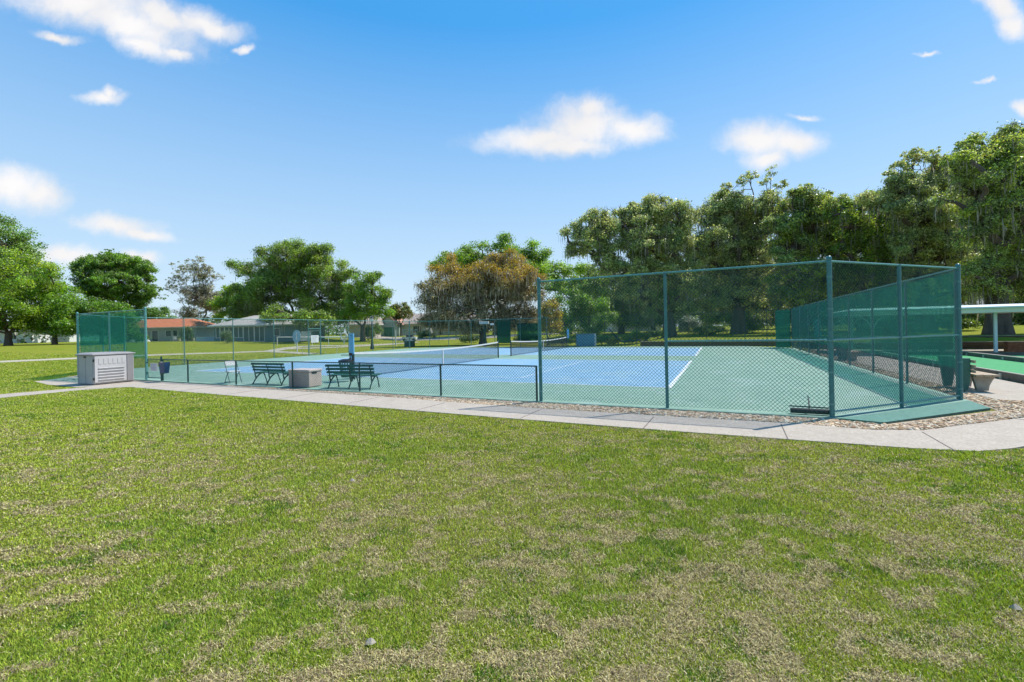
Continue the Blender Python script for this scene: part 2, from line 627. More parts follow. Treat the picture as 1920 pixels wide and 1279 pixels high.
# ------------------------------------------------------------------ ground
def build_terrain():
    rs = np.concatenate([np.linspace(0, 12, 61), 12 * 1.0125 ** np.arange(1, 220), np.geomspace(200, 900, 30)])
    rs = np.unique(rs)
    na = 420
    th = np.linspace(0, 2 * np.pi, na, endpoint=False)
    # finer where the camera looks
    th = np.concatenate([np.linspace(R(18), R(162), 330), np.linspace(R(163), R(377), 90)])
    na = len(th)
    X = rs[:, None] * np.cos(th)[None]
    Y = rs[:, None] * np.sin(th)[None]
    Z = terr(X, Y)
    v = np.stack([X, Y, Z], -1).reshape(-1, 3)
    nr = len(rs)
    i, j = np.meshgrid(np.arange(nr - 1), np.arange(na), indexing='ij')
    j2 = (j + 1) % na
    f = np.stack([i * na + j, (i + 1) * na + j, (i + 1) * na + j2, i * na + j2], -1).reshape(-1, 4)
    me = bpy.data.meshes.new('ground')
    me.from_pydata(v.tolist(), [], f.tolist())
    me.shade_smooth()
    me.materials.append(LAWN)
    o = bpy.data.objects.new('ground', me)
    C.objects.link(o)
    tag(o, 'mown lawn of green and straw patches reaching to the houses', 'lawn', kind='structure')


build_terrain()


def slab(name, poly, z0, z1, m, label=None, cat=None, frame='court'):
    mb = MB()
    mb.prism(poly, z0, z1)
    root = mb.build(name, m)
    if frame == 'court':
        root.location = (OX, OY, 0)
        root.rotation_euler = (0, 0, -TH)
    return tag(root, label, cat, kind='structure')


BACK = 32.6
AW = 12 * S
octo = [(S - 0.1, -0.12), (11 * S + 0.12, -0.12), (34.25, -0.30), (36.62, 2.05), (AW + 0.12, SB - 0.1), (AW + 0.15, BACK - SB), (11 * S, BACK + 0.4), (S, BACK + 0.4), (-0.15, BACK - SB), (-0.15, SB)]
def stained(m, amount, sc_=0.55):
    """worn and water marked paint: pale scuffs, darker dried puddles, fine dirt streaks"""
    t = m.node_tree
    p = t.nodes['Principled BSDF']
    src = p.inputs['Base Color'].links[0].from_socket
    tcn = N(t, 'ShaderNodeTexCoord')
    for k, (sc__, lo, hi, colr, am) in enumerate([(sc_, 0.57, 0.60, (0.30, 0.40, 0.38), 0.5), (sc_ * 1.7, 0.60, 0.66, (0.06, 0.13, 0.13), 0.45), (9.0, 0.62, 0.75, (0.30, 0.36, 0.33), 0.5)]):
        n = N(t, 'ShaderNodeTexNoise')
        n.inputs['Scale'].default_value = sc__
        n.inputs['Detail'].default_value = 7
        n.inputs['Distortion'].default_value = 0.6
        n.inputs['Roughness'].default_value = 0.62
        L(t, tcn.outputs['Object'], n.inputs['Vector'])
        r = N(t, 'ShaderNodeMapRange', interpolation_type='SMOOTHSTEP')
        r.inputs['From Min'].default_value = lo
        r.inputs['From Max'].default_value = hi
        r.inputs['To Max'].default_value = am * amount
        L(t, n.outputs['Fac'], r.inputs['Value'])
        mx = N(t, 'ShaderNodeMixRGB')
        L(t, r.outputs[0], mx.inputs[0])
        L(t, src, mx.inputs[1])
        mx.inputs[2].default_value = colr + (1,)
        src = mx.outputs[0]
    L(t, src, p.inputs['Base Color'])


stained(GREENC, 0.55)
stained(BLUEC, 0.5)
_pc = PAVE.node_tree
stained(PAVE, 0.0)
for _n in _pc.nodes:
    if _n.type == 'MIX_RGB' and tuple(round(q, 2) for q in _n.inputs[2].default_value[:3]) == (0.06, 0.13, 0.13):
        _n.inputs[2].default_value = (0.16, 0.135, 0.10, 1)
        _n.inputs[0].links[0].from_node.inputs['To Max'].default_value = 0.18
slab('court_surface', octo, -0.14, 0.0, GREENC, 'green painted court surround inside the fences', 'court')
slab('corner_apron', [(33.62, -0.14), (34.25, -0.30), (36.62, 2.05), (36.66, 3.05)], -0.1, 0.006, layered('apron_green', [(0.055, 0.165, 0.125), (0.075, 0.20, 0.155), (0.045, 0.14, 0.11), (0.10, 0.22, 0.18)], [0.9, 3, 14], 0.7, 0.15, 60), 'darker green painted apron outside the corner fence', 'apron')
CB1, CB2 = (3.45, 14.55), (18.75, 29.9)
CA = (18.29 - 11.89, 18.29 + 11.89)
for (b0, b1), nm in ((CB1, 'blue court nearer the benches'), (CB2, 'blue court beyond the nearer net')):
    slab('playing_surface', [(CA[0], b0), (CA[1], b0), (CA[1], b1), (CA[0], b1)], -0.05, 0.004, BLUEC, nm, 'court')
    mb = MB()
    w = 0.05
    z0, z1 = 0.0, 0.008

    def ln(a0, a1, c0, c1):
        mb.b2(a0, a1, c0, c1, z0, z1)
    for a in (CA[0], CA[1]):
        ln(a - 0.06, a + 0.06, b0, b1)
    for b in (b0, b1):
        ln(CA[0] + 0.061, CA[1] - 0.061, b - 0.025, b + 0.025)
    for b in (b0 + 1.37, b1 - 1.37):
        ln(CA[0] + 0.061, CA[1] - 0.061, b - 0.014, b + 0.014)
    bm_ = (b0 + b1) / 2
    for a in (18.29 - 6.4, 18.29 + 6.4):
        ln(a - 0.022, a + 0.022, b0 + 1.393, bm_ - 0.023)
        ln(a - 0.022, a + 0.022, bm_ + 0.023, b1 - 1.393)
    ln(18.29 - 6.4, 18.29 + 6.4, bm_ - 0.022, bm_ + 0.022)
    o = mb.build('court_lines', LINE)
    o.location = (OX, OY, 0)
    o.rotation_euler = (0, 0, -TH)
    tag(o, 'white painted lines of the ' + nm, 'court lines', kind='structure')

# gravel bed and paths in front and at the right
gr = [(14.0, -0.10), (33.6, -0.11), (34.25, -0.28), (36.7, 2.0), (36.8, 3.2), (AW + 0.1, 26), (37.35, 26), (37.35, 3.6), (38.6, 3.25), (39.5, 3.2), (39.5, 2.1), (37.6, 2.0), (36.7, 1.15), (36.0, 0.5), (35.35, -0.05), (34.7, -0.68), (33.9, -0.93), (33.0, -0.80), (31.0, -0.84), (27.0, -0.84), (22.5, -0.52), (18, -0.38), (14.0, -0.2)]
slab('gravel_bed', gr, -0.10, -0.035, GRAVB, 'bed of loose gravel along the fence foot', 'gravel')
pathp = [(8.6, -0.2), (14.0, -0.21), (18, -0.39), (22.5, -0.53), (27.0, -0.85), (31.0, -0.85), (33.0, -0.81), (33.9, -0.94), (34.7, -0.69), (35.35, -0.06), (36.0, 0.49), (36.7, 1.14), (37.6, 1.95), (39.55, 2.05),
         (42.5, 2.0), (42.5, 1.2), (38.0, 0.75), (36.3, -0.72), (35.35, -1.65), (34.85, -2.0), (34.1, -2.12), (31, -2.17), (27.5, -2.13), (22, -1.98), (16, -1.80), (11.5, -1.62), (10.35, -2.5), (9.6, -2.2)]
slab('path', pathp, -0.12, -0.02, PAVE, 'pale concrete path between the lawn and the court', 'path')
# side walk at the right, from the path past the stone bench
slab('side_path', [(37.36, 3.65), (38.6, 3.30), (39.5, 3.22), (42.6, 3.2), (42.6, 0.95), (44.5, 0.9), (44.5, 4.3), (39.42, 4.3), (39.35, 21.7), (41.5, 21.8), (55, 21.8), (55, 27.8), (37.36, 27.6)], -0.12, -0.021, PAVE, 'concrete walk between the court fence and the green lane', 'path')
# thin path leaving to the left
pl = [(-15.05, 16.93), (-15.75, 17.35), (-16.6, 16.4), (-17.6, 15.15), (-19.4, 12.5), (-22, 7.5), (-20.9, 7.0), (-18.5, 11.4), (-16.6, 14.25), (-15.6, 15.9), (-14.9, 16.4)]
slab('left_path', pl, -0.12, -0.024, PAVE, 'narrow concrete path leaving past the storage shed', 'path', 'world')
# concrete pad with dug out rubble behind the shed
slab('shed_pad', [(2.1, 0.35), (3.4, -0.9), (4.0, -1.85), (6.5, -2.25), (9.4, -2.35), (9.7, -0.3), (6.2, -0.1)], -0.12, -0.022, PAVE, 'white concrete pad under and behind the storage shed', 'path')
mb = MB()
for a, p0, p1 in [(32.55, -2.22, -0.9), (25.1, -2.06, -0.86), (22.7, -1.98, -0.66), (34.58, -2.18, -0.84), (20.1, -1.9, -0.54), (30.3, -2.2, -1.0), (27.8, -2.12, -1.02), (17.5, -1.8, -0.45), (14.9, -1.72, -0.28), (12.4, -1.62, -0.24)]:
    mb.box((a, (p0 + p1) / 2, -0.0175), (0.016, p1 - p0 - 0.06, 0.003), rz=-0.03)
mb.box((36.75, 0.72, -0.0175), (0.016, 1.15, 0.003), rz=0.75)
o = mb.build('path_joints', JOINT)
o.location = (OX, OY, 0)
o.rotation_euler = (0, 0, -TH)
tag(o, 'dark joints across the concrete path slabs', 'path joint', kind='structure')


def strip(name, pts, w, m, label, cat, up=0.03):
    """a path laid over the lie of the land"""
    P = []
    for i in range(len(pts) - 1):
        a, b = Vector(pts[i][:2]), Vector(pts[i + 1][:2])
        n = max(2, int((b - a).length / 0.8))
        for k in range(n):
            P.append(a.lerp(b, k / n))
    P.append(Vector(pts[-1][:2]))
    for _ in range(12):
        P = [P[0]] + [(P[i - 1] + P[i] * 2 + P[i + 1]) / 4 for i in range(1, len(P) - 1)] + [P[-1]]
    v, f = [], []
    for i, p in enumerate(P):
        d = (P[min(i + 1, len(P) - 1)] - P[max(i - 1, 0)]).normalized()
        nrm = Vector((-d.y, d.x))
        for s_ in (-1, -0.34, 0.34, 1):
            q = p + nrm * s_ * w / 2
            v.append((q.x, q.y, float(terr(q.x, q.y)) + up + 0.035 + (0.012 if abs(s_) < 1 else -0.05)))
    for i in range(len(P) - 1):
        for k in range(3):
            f.append((i * 4 + k, i * 4 + k + 1, i * 4 + k + 5, i * 4 + k + 4))
    o = MB().add(v, f).build(name, m)
    return tag(o, label, cat, kind='structure')


strip('far_path', [gpt(-160, 686), gpt(0, 679), gpt(140, 672.5), gpt(240, 668), gpt(345, 664), gpt(440, 661.5), gpt(505, 659)], 1.5, FPAVE, 'pale path crossing the lawn left of the court', 'path')
strip('gate_path', [gpt(505, 659), gpt(545, 661), gpt(575, 663.5), gpt(594, 664)], 1.6, FPAVE, 'pale path branch leading to the far gate', 'path', 0.036)
strip('road_path', [gpt(505, 659), gpt(548, 651), gpt(600, 648.5), gpt(650, 648.5), gpt(700, 647), gpt(780, 642)], 1.7, FPAVE, 'pale path branch running to the far road', 'path', 0.04)
strip('inner_path', [gpt(535, 655), gpt(600, 653), gpt(660, 650.5), gpt(740, 646)], 1.4, FPAVE, 'lower pale path branch beyond the far fence', 'path', 0.045)
strip('road', [Vector((-75, 128, 0)), Vector((-26, 90, 0)), Vector((-17, 82, 0)), Vector((-6, 80, 0)), Vector((30, 92, 0))], 7.0, PAVE, 'pale street in front of the far houses', 'road', 0.05)


# pebbles lying on the bed: one object
def pebbles(name, poly, n, smin, smax, label, cols, ztop=-0.03):
    P = np.array(poly)
    lo, hi = P.min(0), P.max(0)
    pts = []
    while len(pts) < n:
        q = rng.uniform(lo, hi, (n * 3, 2))
        x, y = q[:, 0], q[:, 1]
        ins = np.zeros(len(q), bool)
        j = len(P) - 1
        for i in range(len(P)):
            c = ((P[i, 1] > y) != (P[j, 1] > y)) & (x < (P[j, 0] - P[i, 0]) * (y - P[i, 1]) / (P[j, 1] - P[i, 1] + 1e-12) + P[i, 0])
            ins ^= c
            j = i
        pts += q[ins].tolist()
    pts = np.array(pts[:n])
    s = rng.uniform(smin, smax, n) * rng.choice([0.7, 1, 1, 1.5], n)
    # low rounded stones: two jittered rings and a crown
    k6 = np.arange(6) * np.pi / 3
    base = np.concatenate([np.stack([np.cos(k6), np.sin(k6), k6 * 0 - 0.15], 1), np.stack([0.74 * np.cos(k6 + 0.3), 0.74 * np.sin(k6 + 0.3), k6 * 0 + 0.34], 1), [[0.0, 0.0, 0.48]]])
    v = base[None] * (1 + rng.uniform(-0.16, 0.16, (n, 13, 3)))
    v[:, :, 1] *= rng.uniform(0.55, 1, n)[:, None]
    v[:, :, 2] *= rng.uniform(0.6, 1.2, n)[:, None]
    v[:, :, 2] += v[:, :, 0] * rng.uniform(-0.3, 0.3, n)[:, None] + v[:, :, 1] * rng.uniform(-0.3, 0.3, n)[:, None]
    a = rng.uniform(0, 6.28, n)
    ca, sa = np.cos(a)[:, None], np.sin(a)[:, None]
    x = (v[:, :, 0] * ca - v[:, :, 1] * sa) * s[:, None]
    y = (v[:, :, 0] * sa + v[:, :, 1] * ca) * s[:, None]
    z = v[:, :, 2] * s[:, None] + ztop + s[:, None] * 0.15
    wx = OX + (x + pts[:, :1]) * CT + (y + pts[:, 1:]) * ST
    wy = OY - (x + pts[:, :1]) * ST + (y + pts[:, 1:]) * CT
    V = np.stack([wx, wy, z], -1)
    tri = []
    for i in range(6):
        j = (i + 1) % 6
        tri += [[i, j, 6 + j], [i, 6 + j, 6 + i], [6 + i, 6 + j, 12]]
    tri = np.array(tri)
    T = V[:, tri].reshape(-1, 3, 3)
    cols = np.array(cols)
    c = cols[rng.integers(0, len(cols), n)] * rng.uniform(0.75, 1.2, n)[:, None]
    o = quads(name, T, PEB, np.repeat(c, len(tri), 0), nper=3)
    return tag(o, label, 'gravel', kind='stuff')


PC = [(0.60, 0.45, 0.29), (0.66, 0.54, 0.38), (0.50, 0.34, 0.21), (0.62, 0.46, 0.34), (0.34, 0.22, 0.13), (0.68, 0.60, 0.46)]
pebbles('gravel', [(15, -0.11), (33.6, -0.13), (33.4, -0.80), (31, -0.82), (27, -0.82), (22.5, -0.5), (18, -0.36), (15, -0.22)], 15000, 0.011, 0.027, 'small pinkish gravel between path and fence', PC)
pebbles('pebbles', [(33.4, -0.16), (34.3, -0.36), (36.75, 1.9), (36.85, 3.2), (AW + 0.2, 10), (37.3, 10), (37.3, 3.6), (38.6, 3.2), (39.4, 3.1), (39.4, 2.15), (37.5, 2.05), (36.7, 1.22), (35.4, 0.02), (34.7, -0.62), (33.9, -0.88), (33.3, -0.84)], 9500, 0.010, 0.032, 'coarse pale pebbles at the fence corner', PC)
pebbles('side_gravel', [(AW + 0.2, 10), (AW + 0.2, 26), (37.3, 26), (37.3, 10)], 2500, 0.02, 0.045, 'strip of pebbles along the foot of the right fence', PC)
mb = MB()
for k in range(46):
    a, b = random.uniform(4.3, 7.4), random.uniform(-1.4, -0.2)
    r_ = random.uniform(0.04, 0.13)
    mb.add([Vector(W(a + x * r_, b + y * r_, -0.02 + max(0, z) * r_)) for x, y, z in [(1, 0, 0), (0.3, 0.9, 0), (-0.9, 0.5, 0), (-0.7, -0.8, 0), (0.5, -0.9, 0), (0.1, 0.1, 0.6)]], [(0, 1, 5), (1, 2, 5), (2, 3, 5), (3, 4, 5), (4, 0, 5)])
tag(mb.build('rubble', CONC), 'broken concrete rubble on the pad behind the shed', 'rubble', kind='stuff')


# ------------------------------------------------------------------ grass
def in_poly(x, y, poly):
    P = np.array(poly)
    ins = np.zeros(len(x), bool)
    j = len(P) - 1
    for i in range(len(P)):
        c = ((P[i, 1] > y) != (P[j, 1] > y)) & (x < (P[j, 0] - P[i, 0]) * (y - P[i, 1]) / (P[j, 1] - P[i, 1] + 1e-12) + P[i, 0])
        ins ^= c
        j = i
    return ins


def grass(n):
    # spread so that every patch of the view gets its share: dense near the viewer, thinner farther off
    v = np.where(rng.uniform(0, 1, n) < 0.34, 0.036 + 0.55 * rng.beta(1.0, 3.2, n), rng.uniform(0.036, 1.12, n))
    Y = CH / v
    X = rng.uniform(-1.36, 1.36, n) * Y + rng.normal(0, 0.9, n)
    Y = Y + rng.normal(0, 0.22, n)
    # and an even cover all round the viewpoint, thinner but unbroken
    m_ = int(n * 0.42)
    Y = np.concatenate([Y, rng.uniform(-6, 20, m_)])
    X = np.concatenate([X, rng.uniform(-24, 20, m_)])
    k = (Y < 42)
    X, Y = X[k], Y[k]
    a, b = AB(X, Y)
    ok = ~in_poly(a, b, pathp) & ~in_poly(a, b, gr) & ~in_poly(X, Y, pl) & ~in_poly(a, b, [(2.1, 0.35), (3.4, -0.9), (4.0, -1.85), (6.5, -2.25), (9.4, -2.35), (9.7, 0.3), (3, 0.6)])
    edge = (fbm(a * 3, b * 3, 2, 3) - 0.5) * 0.10
    ok &= ((b < -1.62 + edge + 0.02 - 0.0 * a) | (a < 9.3)) & ~((b > -2.3) & (a > 36.2)) & ~((a > 8.6) & (b > -0.2))
    ok &= ~((a > -0.3) & (b > -0.2) & (a > SB - b - 0.3))
    X, Y, a, b = X[ok], Y[ok], a[ok], b[ok]
    n = len(X)
    Z = terr(X, Y)
    # patches: lush, yellowish, straw
    warpx = X + 1.2 * fbm(X * 0.7, Y * 0.7, 3, 21)
    lush = fbm(warpx * 0.45, Y * 0.7, 4, 2) * 0.75 + fbm(X * 2.3, Y * 3.0, 2, 31) * 0.25
    dry = fbm(X * 1.3 + 9, Y * 2.0, 4, 8)
    dry2 = fbm(X * 6.0, Y * 8.0, 3, 17)
    rnd = rng.uniform(0, 1, n)
    near = sstep(12, 3.5, Y)
    pdry = np.clip(-0.11 + 0.20 * sstep(0.50, 0.68, dry) * (0.5 + 0.5 * near) + 0.66 * sstep(0.52, 0.66, dry2) * (0.35 + near * 0.65) + 0.14 + 0.10 * near - 0.26 * sstep(0.50, 0.66, lush), 0.06, 0.80)
    isdry = rnd < pdry
    g1, g2, g3 = np.array((0.225, 0.320, 0.038)), np.array((0.355, 0.400, 0.055)), np.array((0.095, 0.195, 0.022))
    t = np.clip(0.32 + 0.62 * sstep(0.70, 0.40, lush) + rng.normal(0, 0.30, n), 0, 1)[:, None]
    col = g1 * (1 - t) + g2 * t
    tuft = fbm(X * 3.1 + 40, Y * 3.9, 3, 55)
    dk = (rng.uniform(0, 1, n) < 0.10 + 0.10 * sstep(0.6, 0.75, lush) + 0.5 * sstep(0.64, 0.72, tuft))[:, None]
    col = np.where(dk, g3, col)
    st = np.array([(0.52, 0.46, 0.20), (0.43, 0.36, 0.16), (0.55, 0.48, 0.27), (0.24, 0.18, 0.10), (0.35, 0.28, 0.17)])[rng.integers(0, 5, n)]
    col = np.where(isdry[:, None], st, col) * (1.20 + rng.uniform(-0.72, 0.72, n) * (1 - 0.6 * sstep(8, 22, Y)))[:, None]
    ln_ = rng.uniform(0.018, 0.041, n) * (1 + 0.35 * sstep(3, 9, Y)) * (0.85 + 0.35 * sstep(0.45, 0.7, lush)) * np.where(isdry, 0.85, 1.0)
    wd = np.maximum(rng.uniform(0.0014, 0.0028, n), np.hypot(X, Y) * 0.00060)
    az = rng.uniform(0, 2 * np.pi, n)
    tilt = np.where(isdry, rng.uniform(0.9, 1.5, n), rng.uniform(0.15, 1.15, n))
    dx, dy = np.cos(az), np.sin(az)
    wz = az + np.pi / 2 + rng.normal(0, 0.5, n)
    wxx, wyy = np.cos(wz) * wd, np.sin(wz) * wd
    zb = Z + np.where(isdry, rng.uniform(0.0, 0.018, n), -0.002)
    h1, o1 = ln_ * 0.55 * np.cos(tilt * 0.7), ln_ * 0.55 * np.sin(tilt * 0.7)
    h2, o2 = h1 + ln_ * 0.45 * np.cos(tilt * 1.2), o1 + ln_ * 0.45 * np.sin(tilt * 1.2)
    h2 = np.maximum(h2, 0.004)
    p0 = np.stack([X - wxx, Y - wyy, zb], -1)
    p1 = np.stack([X + wxx, Y + wyy, zb], -1)
    p2 = np.stack([X + dx * o1 + wxx * 0.8, Y + dy * o1 + wyy * 0.8, zb + h1], -1)
    p3 = np.stack([X + dx * o1 - wxx * 0.8, Y + dy * o1 - wyy * 0.8, zb + h1], -1)
    p4 = np.stack([X + dx * o2, Y + dy * o2, zb + h2], -1)
    # one blade = one bent pentagon fan (quad + tip)
    V = np.stack([p0, p1, p2, p3], 1)
    T = np.stack([p3, p2, p4, p4 + 1e-4], 1)
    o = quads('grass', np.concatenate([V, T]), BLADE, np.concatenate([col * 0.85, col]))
    tag(o, 'short mown grass with dry straw patches', 'grass', kind='stuff')


grass(1900000)

# ------------------------------------------------------------------ chain link fences
HT, HL = 3.05, 0.90


def link(mb, p, q, z0, z1, pitch=0.079, r=0.0037, off=0.003):
    """chain link fabric between two points of the local frame: two crossing sets of wires"""
    p, q = Vector((p[0], p[1], 0)), Vector((q[0], q[1], 0))
    Ln = (q - p).length
    d = (q - p) / Ln
    nrm = Vector((-d.y, d.x, 0))
    H = z1 - z0
    for sgn in (1, -1):
        k0, k1 = -int(H / pitch) - 2, int(Ln / pitch) + 2
        for k in range(k0, k1 + int(H / pitch) + 2):
            u0 = k * pitch
            # line u = u0 + sgn*t , z = t for t in 0..H
            if sgn > 0:
                ta, tb = max(0, -u0), min(H, Ln - u0)
            else:
                ta, tb = max(0, u0 - Ln), min(H, u0)
            if tb - ta < 0.02:
                continue
            a = p + d * (u0 + sgn * ta) + nrm * off * sgn + Vector((0, 0, z0 + ta))
            b = p + d * (u0 + sgn * tb) + nrm * off * sgn + Vector((0, 0, z0 + tb))
            e = (b - a).normalized()
            s1 = e.cross(nrm) * r
            s2 = nrm * r
            v = []
            for c in (a, b):
                v += [c + s1, c + s2, c - s1, c - s2]
            mb.add(v, [(0, 1, 5, 4), (1, 2, 6, 5), (2, 3, 7, 6), (3, 0, 4, 7)])


def post(root, x, y, h, r, m, bands=True, cap=True):
    mb = MB()
    mb.tube([(x, y, -0.02), (x, y, h)], r, 14)
    if cap:
        mb.lathe((x, y, h), [(r * 1.12, -0.02), (r * 1.14, 0.0), (r * 1.0, r * 0.7), (r * 0.55, r * 1.15), (r * 0.1, r * 1.3)], 14)
    o = mb.build('post', m, root, smooth=False)
    o.data.shade_smooth()
    e = o.modifiers.new('edge', 'EDGE_SPLIT')
    e.split_angle = R(50)
    if bands:
        for z in np.arange(0.25, h - 0.05, 0.62):
            MB().tube([(x, y, z - 0.014), (x, y, z + 0.014)], r * 1.13, 14).build('brace_band', RAIL, o)
    return o


def run(name, label, pts, a0, b0, h=HT, r_end=0.044, r_mid=0.030, ends=(0,), midrail=(), bottom=(), pm=POST, rm=RAIL, pr=0.0215, cat='fence', group=None, nolink=(), mesh_z0=0.04, skip=(), pitch=0.079):
    """pts: post positions in court coordinates, joined by rails and fabric; ends: heavier posts"""
    root = cthing(name, label, cat, a0, b0, group)
    loc = [(a - a0, b - b0) for a, b in pts]
    for i, (x, y) in enumerate(loc):
        if i in skip:
            continue
        big = i in ends
        post(root, x, y, h if not big else h + 0.04, r_end if big else r_mid, pm, bands=big, cap=big)
    tr, fb, mr_, br = MB(), MB(), MB(), MB()
    for i in range(len(loc) - 1):
        if i in nolink:
            continue
        p, q = Vector(loc[i] + (0,)), Vector(loc[i + 1] + (0,))
        tr.tube([p + Vector((0, 0, h - 0.012)), q + Vector((0, 0, h - 0.012))], pr, 8)
        link(fb, loc[i], loc[i + 1], mesh_z0, h - 0.02, pitch)
        if i in midrail:
            mr_.tube([p + Vector((0, 0, 1.5)), q + Vector((0, 0, 1.5))], pr * 0.95, 8)
        if i in bottom:
            br.tube([p + Vector((0, 0, 0.10)), q + Vector((0, 0, 0.10))], pr * 0.9, 8)
    for mb, nm, m in ((tr, 'top_rail', rm), (mr_, 'middle_rail', rm), (br, 'bottom_rail', rm), (fb, 'chain_link', WIRE)):
        if mb.v:
            o = mb.build(nm, m, root)
    return root


run('chain_link_fence', 'tall teal chain link fence round the court corner beside the pebbles', [(9 * S, 0), (10 * S, 0), (11 * S, 0), (11.5 * S, 0.5 * SB), (AW, SB)], 9 * S, 0,
    ends=(0, 2, 4), midrail=(1, 2, 3), bottom=(2, 3), r_mid=0.036)
run('chain_link_fence', 'tall chain link fence with green screen behind the storage shed', [(3 * S, 0), (2 * S, 0), (S, 0), (0.5 * S, 0.5 * SB), (0, SB)], 3 * S, 0,
    ends=(0, 2, 4), midrail=(2, 3), r_mid=0.034, pm=RAIL)
GATE_A = 3 * S + 1.26
low = run('chain_link_fence', 'low dark green chain link fence in front of the benches', [(GATE_A, 0)] + [(k * S, 0) for k in (4, 5, 6, 7, 8)] + [(9 * S - 0.11, 0)], GATE_A, 0,
          h=HL, ends=(), r_mid=0.028, pm=LOWP, rm=LOWP, pr=0.018, mesh_z0=0.03)
SP = [1, 2, 3, 4, 5]
run('chain_link_fence', 'far left side chain link fence before the lawn and houses', [(0, k * SB) for k in SP[1:]], 0, 2 * SB, ends=(), r_mid=0.030, pm=FARP, midrail=())
run('chain_link_fence', 'short left chain link fence span beside the green corner screen', [(0, SB + 0.1), (0, 2 * SB - 0.08)], 0, SB, ends=(), r_mid=0.012, pm=FARP, pr=0.02)
run('chain_link_fence', 'far left side chain link fence between the far gate and the black lamp post', [(0, k * SB) for k in (5.4, 6.4, 7.4, 8.35, 9.2)], 0, 5.4 * SB, ends=(0,), r_end=0.036, r_mid=0.030, pm=FARP, midrail=(0,))
bk = [(0, 9.24 * SB), (S * 0.5, 9.24 * SB + 0.5 * SB), (S, BACK + 0.05), (2 * S, BACK + 0.05), (3 * S, BACK + 0.05), (4 * S, BACK + 0.05), (5 * S, BACK + 0.05)]
run('chain_link_fence', 'tall back fence of the court in front of the orange mossy oak', bk, 2 * S, BACK, ends=(0,), r_mid=0.030, pm=FARP, pitch=0.11)
bk2 = [(5 * S + 0.1, BACK + 0.05)] + [(k * S, BACK + 0.05) for k in range(6, 12)] + [(11.5 * S, BACK - 0.5 * SB), (AW, BACK - SB)]
run('chain_link_fence', 'dark back fence of the court below the live oaks', bk2, 11 * S, BACK, ends=(), r_mid=0.022, pm=IRON, rm=IRON, pr=0.014, pitch=0.16)
run('chain_link_fence', 'tall right side fence of the court beside the stone benches', [(AW, SB + 0.12)] + [(AW, k * SB) for k in range(2, 9)] + [(AW, BACK - SB - 0.12)], AW, SB, ends=(), r_mid=0.030, pm=FARP)


# fabric screens tied to the fences
def sheet(name, m, label, p, q, z0, z1, off, nx=24, nz_=10, sag=0.03, a0=None):
    a0 = p if a0 is None else a0
    root_loc = W(p[0], p[1])
    v, f = [], []
    P, Q = Vector((0, 0, 0)), Vector((q[0] - p[0], q[1] - p[1], 0))
    d = Q.normalized()
    nrm = Vector((-d.y, d.x, 0)) * off
    for i in range(nx + 1):
        for j in range(nz_ + 1):
            t, s_ = i / nx, j / nz_
            w_ = math.sin(t * 37) * 0.010 + math.sin(t * 11 + s_ * 4) * 0.012 + math.sin(s_ * 9 + t * 5) * 0.006
            zz = z0 + (z1 - z0) * s_ + (sag * math.sin(t * nx * 0.55) * 0.35 if j in (0, nz_) else 0)
            v.append(Q * t + nrm * (1 + w_ * 6) + Vector((0, 0, zz)))
    for i in range(nx):
        for j in range(nz_):
            k = i * (nz_ + 1) + j
            f.append((k, k + nz_ + 1, k + nz_ + 2, k + 1))
    o = MB().add(v, f).build(name, m, smooth=True)
    o.location = root_loc
    o.rotation_euler = (0, 0, -TH)
    return tag(o, label, 'windscreen')


sheet('windscreen', SCREEN, 'long green windscreen tied along the right side fence', (AW, SB + 0.15), (AW, BACK - SB - 0.2), 0.70, 2.98, -0.05, nx=80)
sheet('windscreen', SCREEND, 'dark green windscreen panel closing the far right court corner', (AW - 0.05, BACK - SB - 0.15), (AW - 0.95, BACK - SB + 0.80), 0.02, 2.95, 0.05, nx=10)
sheet('windscreen', SCREENL, 'green windscreen on the corner fence behind the storage shed', (S - 0.05, 0.05), (0.05, SB - 0.05), 1.5, 2.98, -0.05, nx=16)
sheet('windscreen', screen_mat('windscreen_thin', (0.008, 0.17, 0.12), 0.80, (0.5, 0.88, 0.78)), 'thin green windscreen on the tall front span left of the low gate', (3 * S - 0.08, 0.04), (S + 0.05, 0.04), 0.9, 2.98, -0.05, nx=24)
sheet('windscreen', screen_mat('windscreen_shaded', (0.003, 0.035, 0.028), 0.12), 'dark green windscreen on the back fence left of the dark tree trunk', (9.3, BACK + 0.1), (11.0, BACK + 0.1), 0.4, 2.9, 0.04, nx=14)  # the shadow lying on this screen is put into its darker colour
sheet('windscreen', screen_mat('windscreen_back', (0.004, 0.06, 0.05), 0.3), 'torn dark green windscreen half hidden behind the net posts', (11.8, BACK + 0.1), (14.4, BACK + 0.1), 0.5, 2.5, 0.04, nx=14)

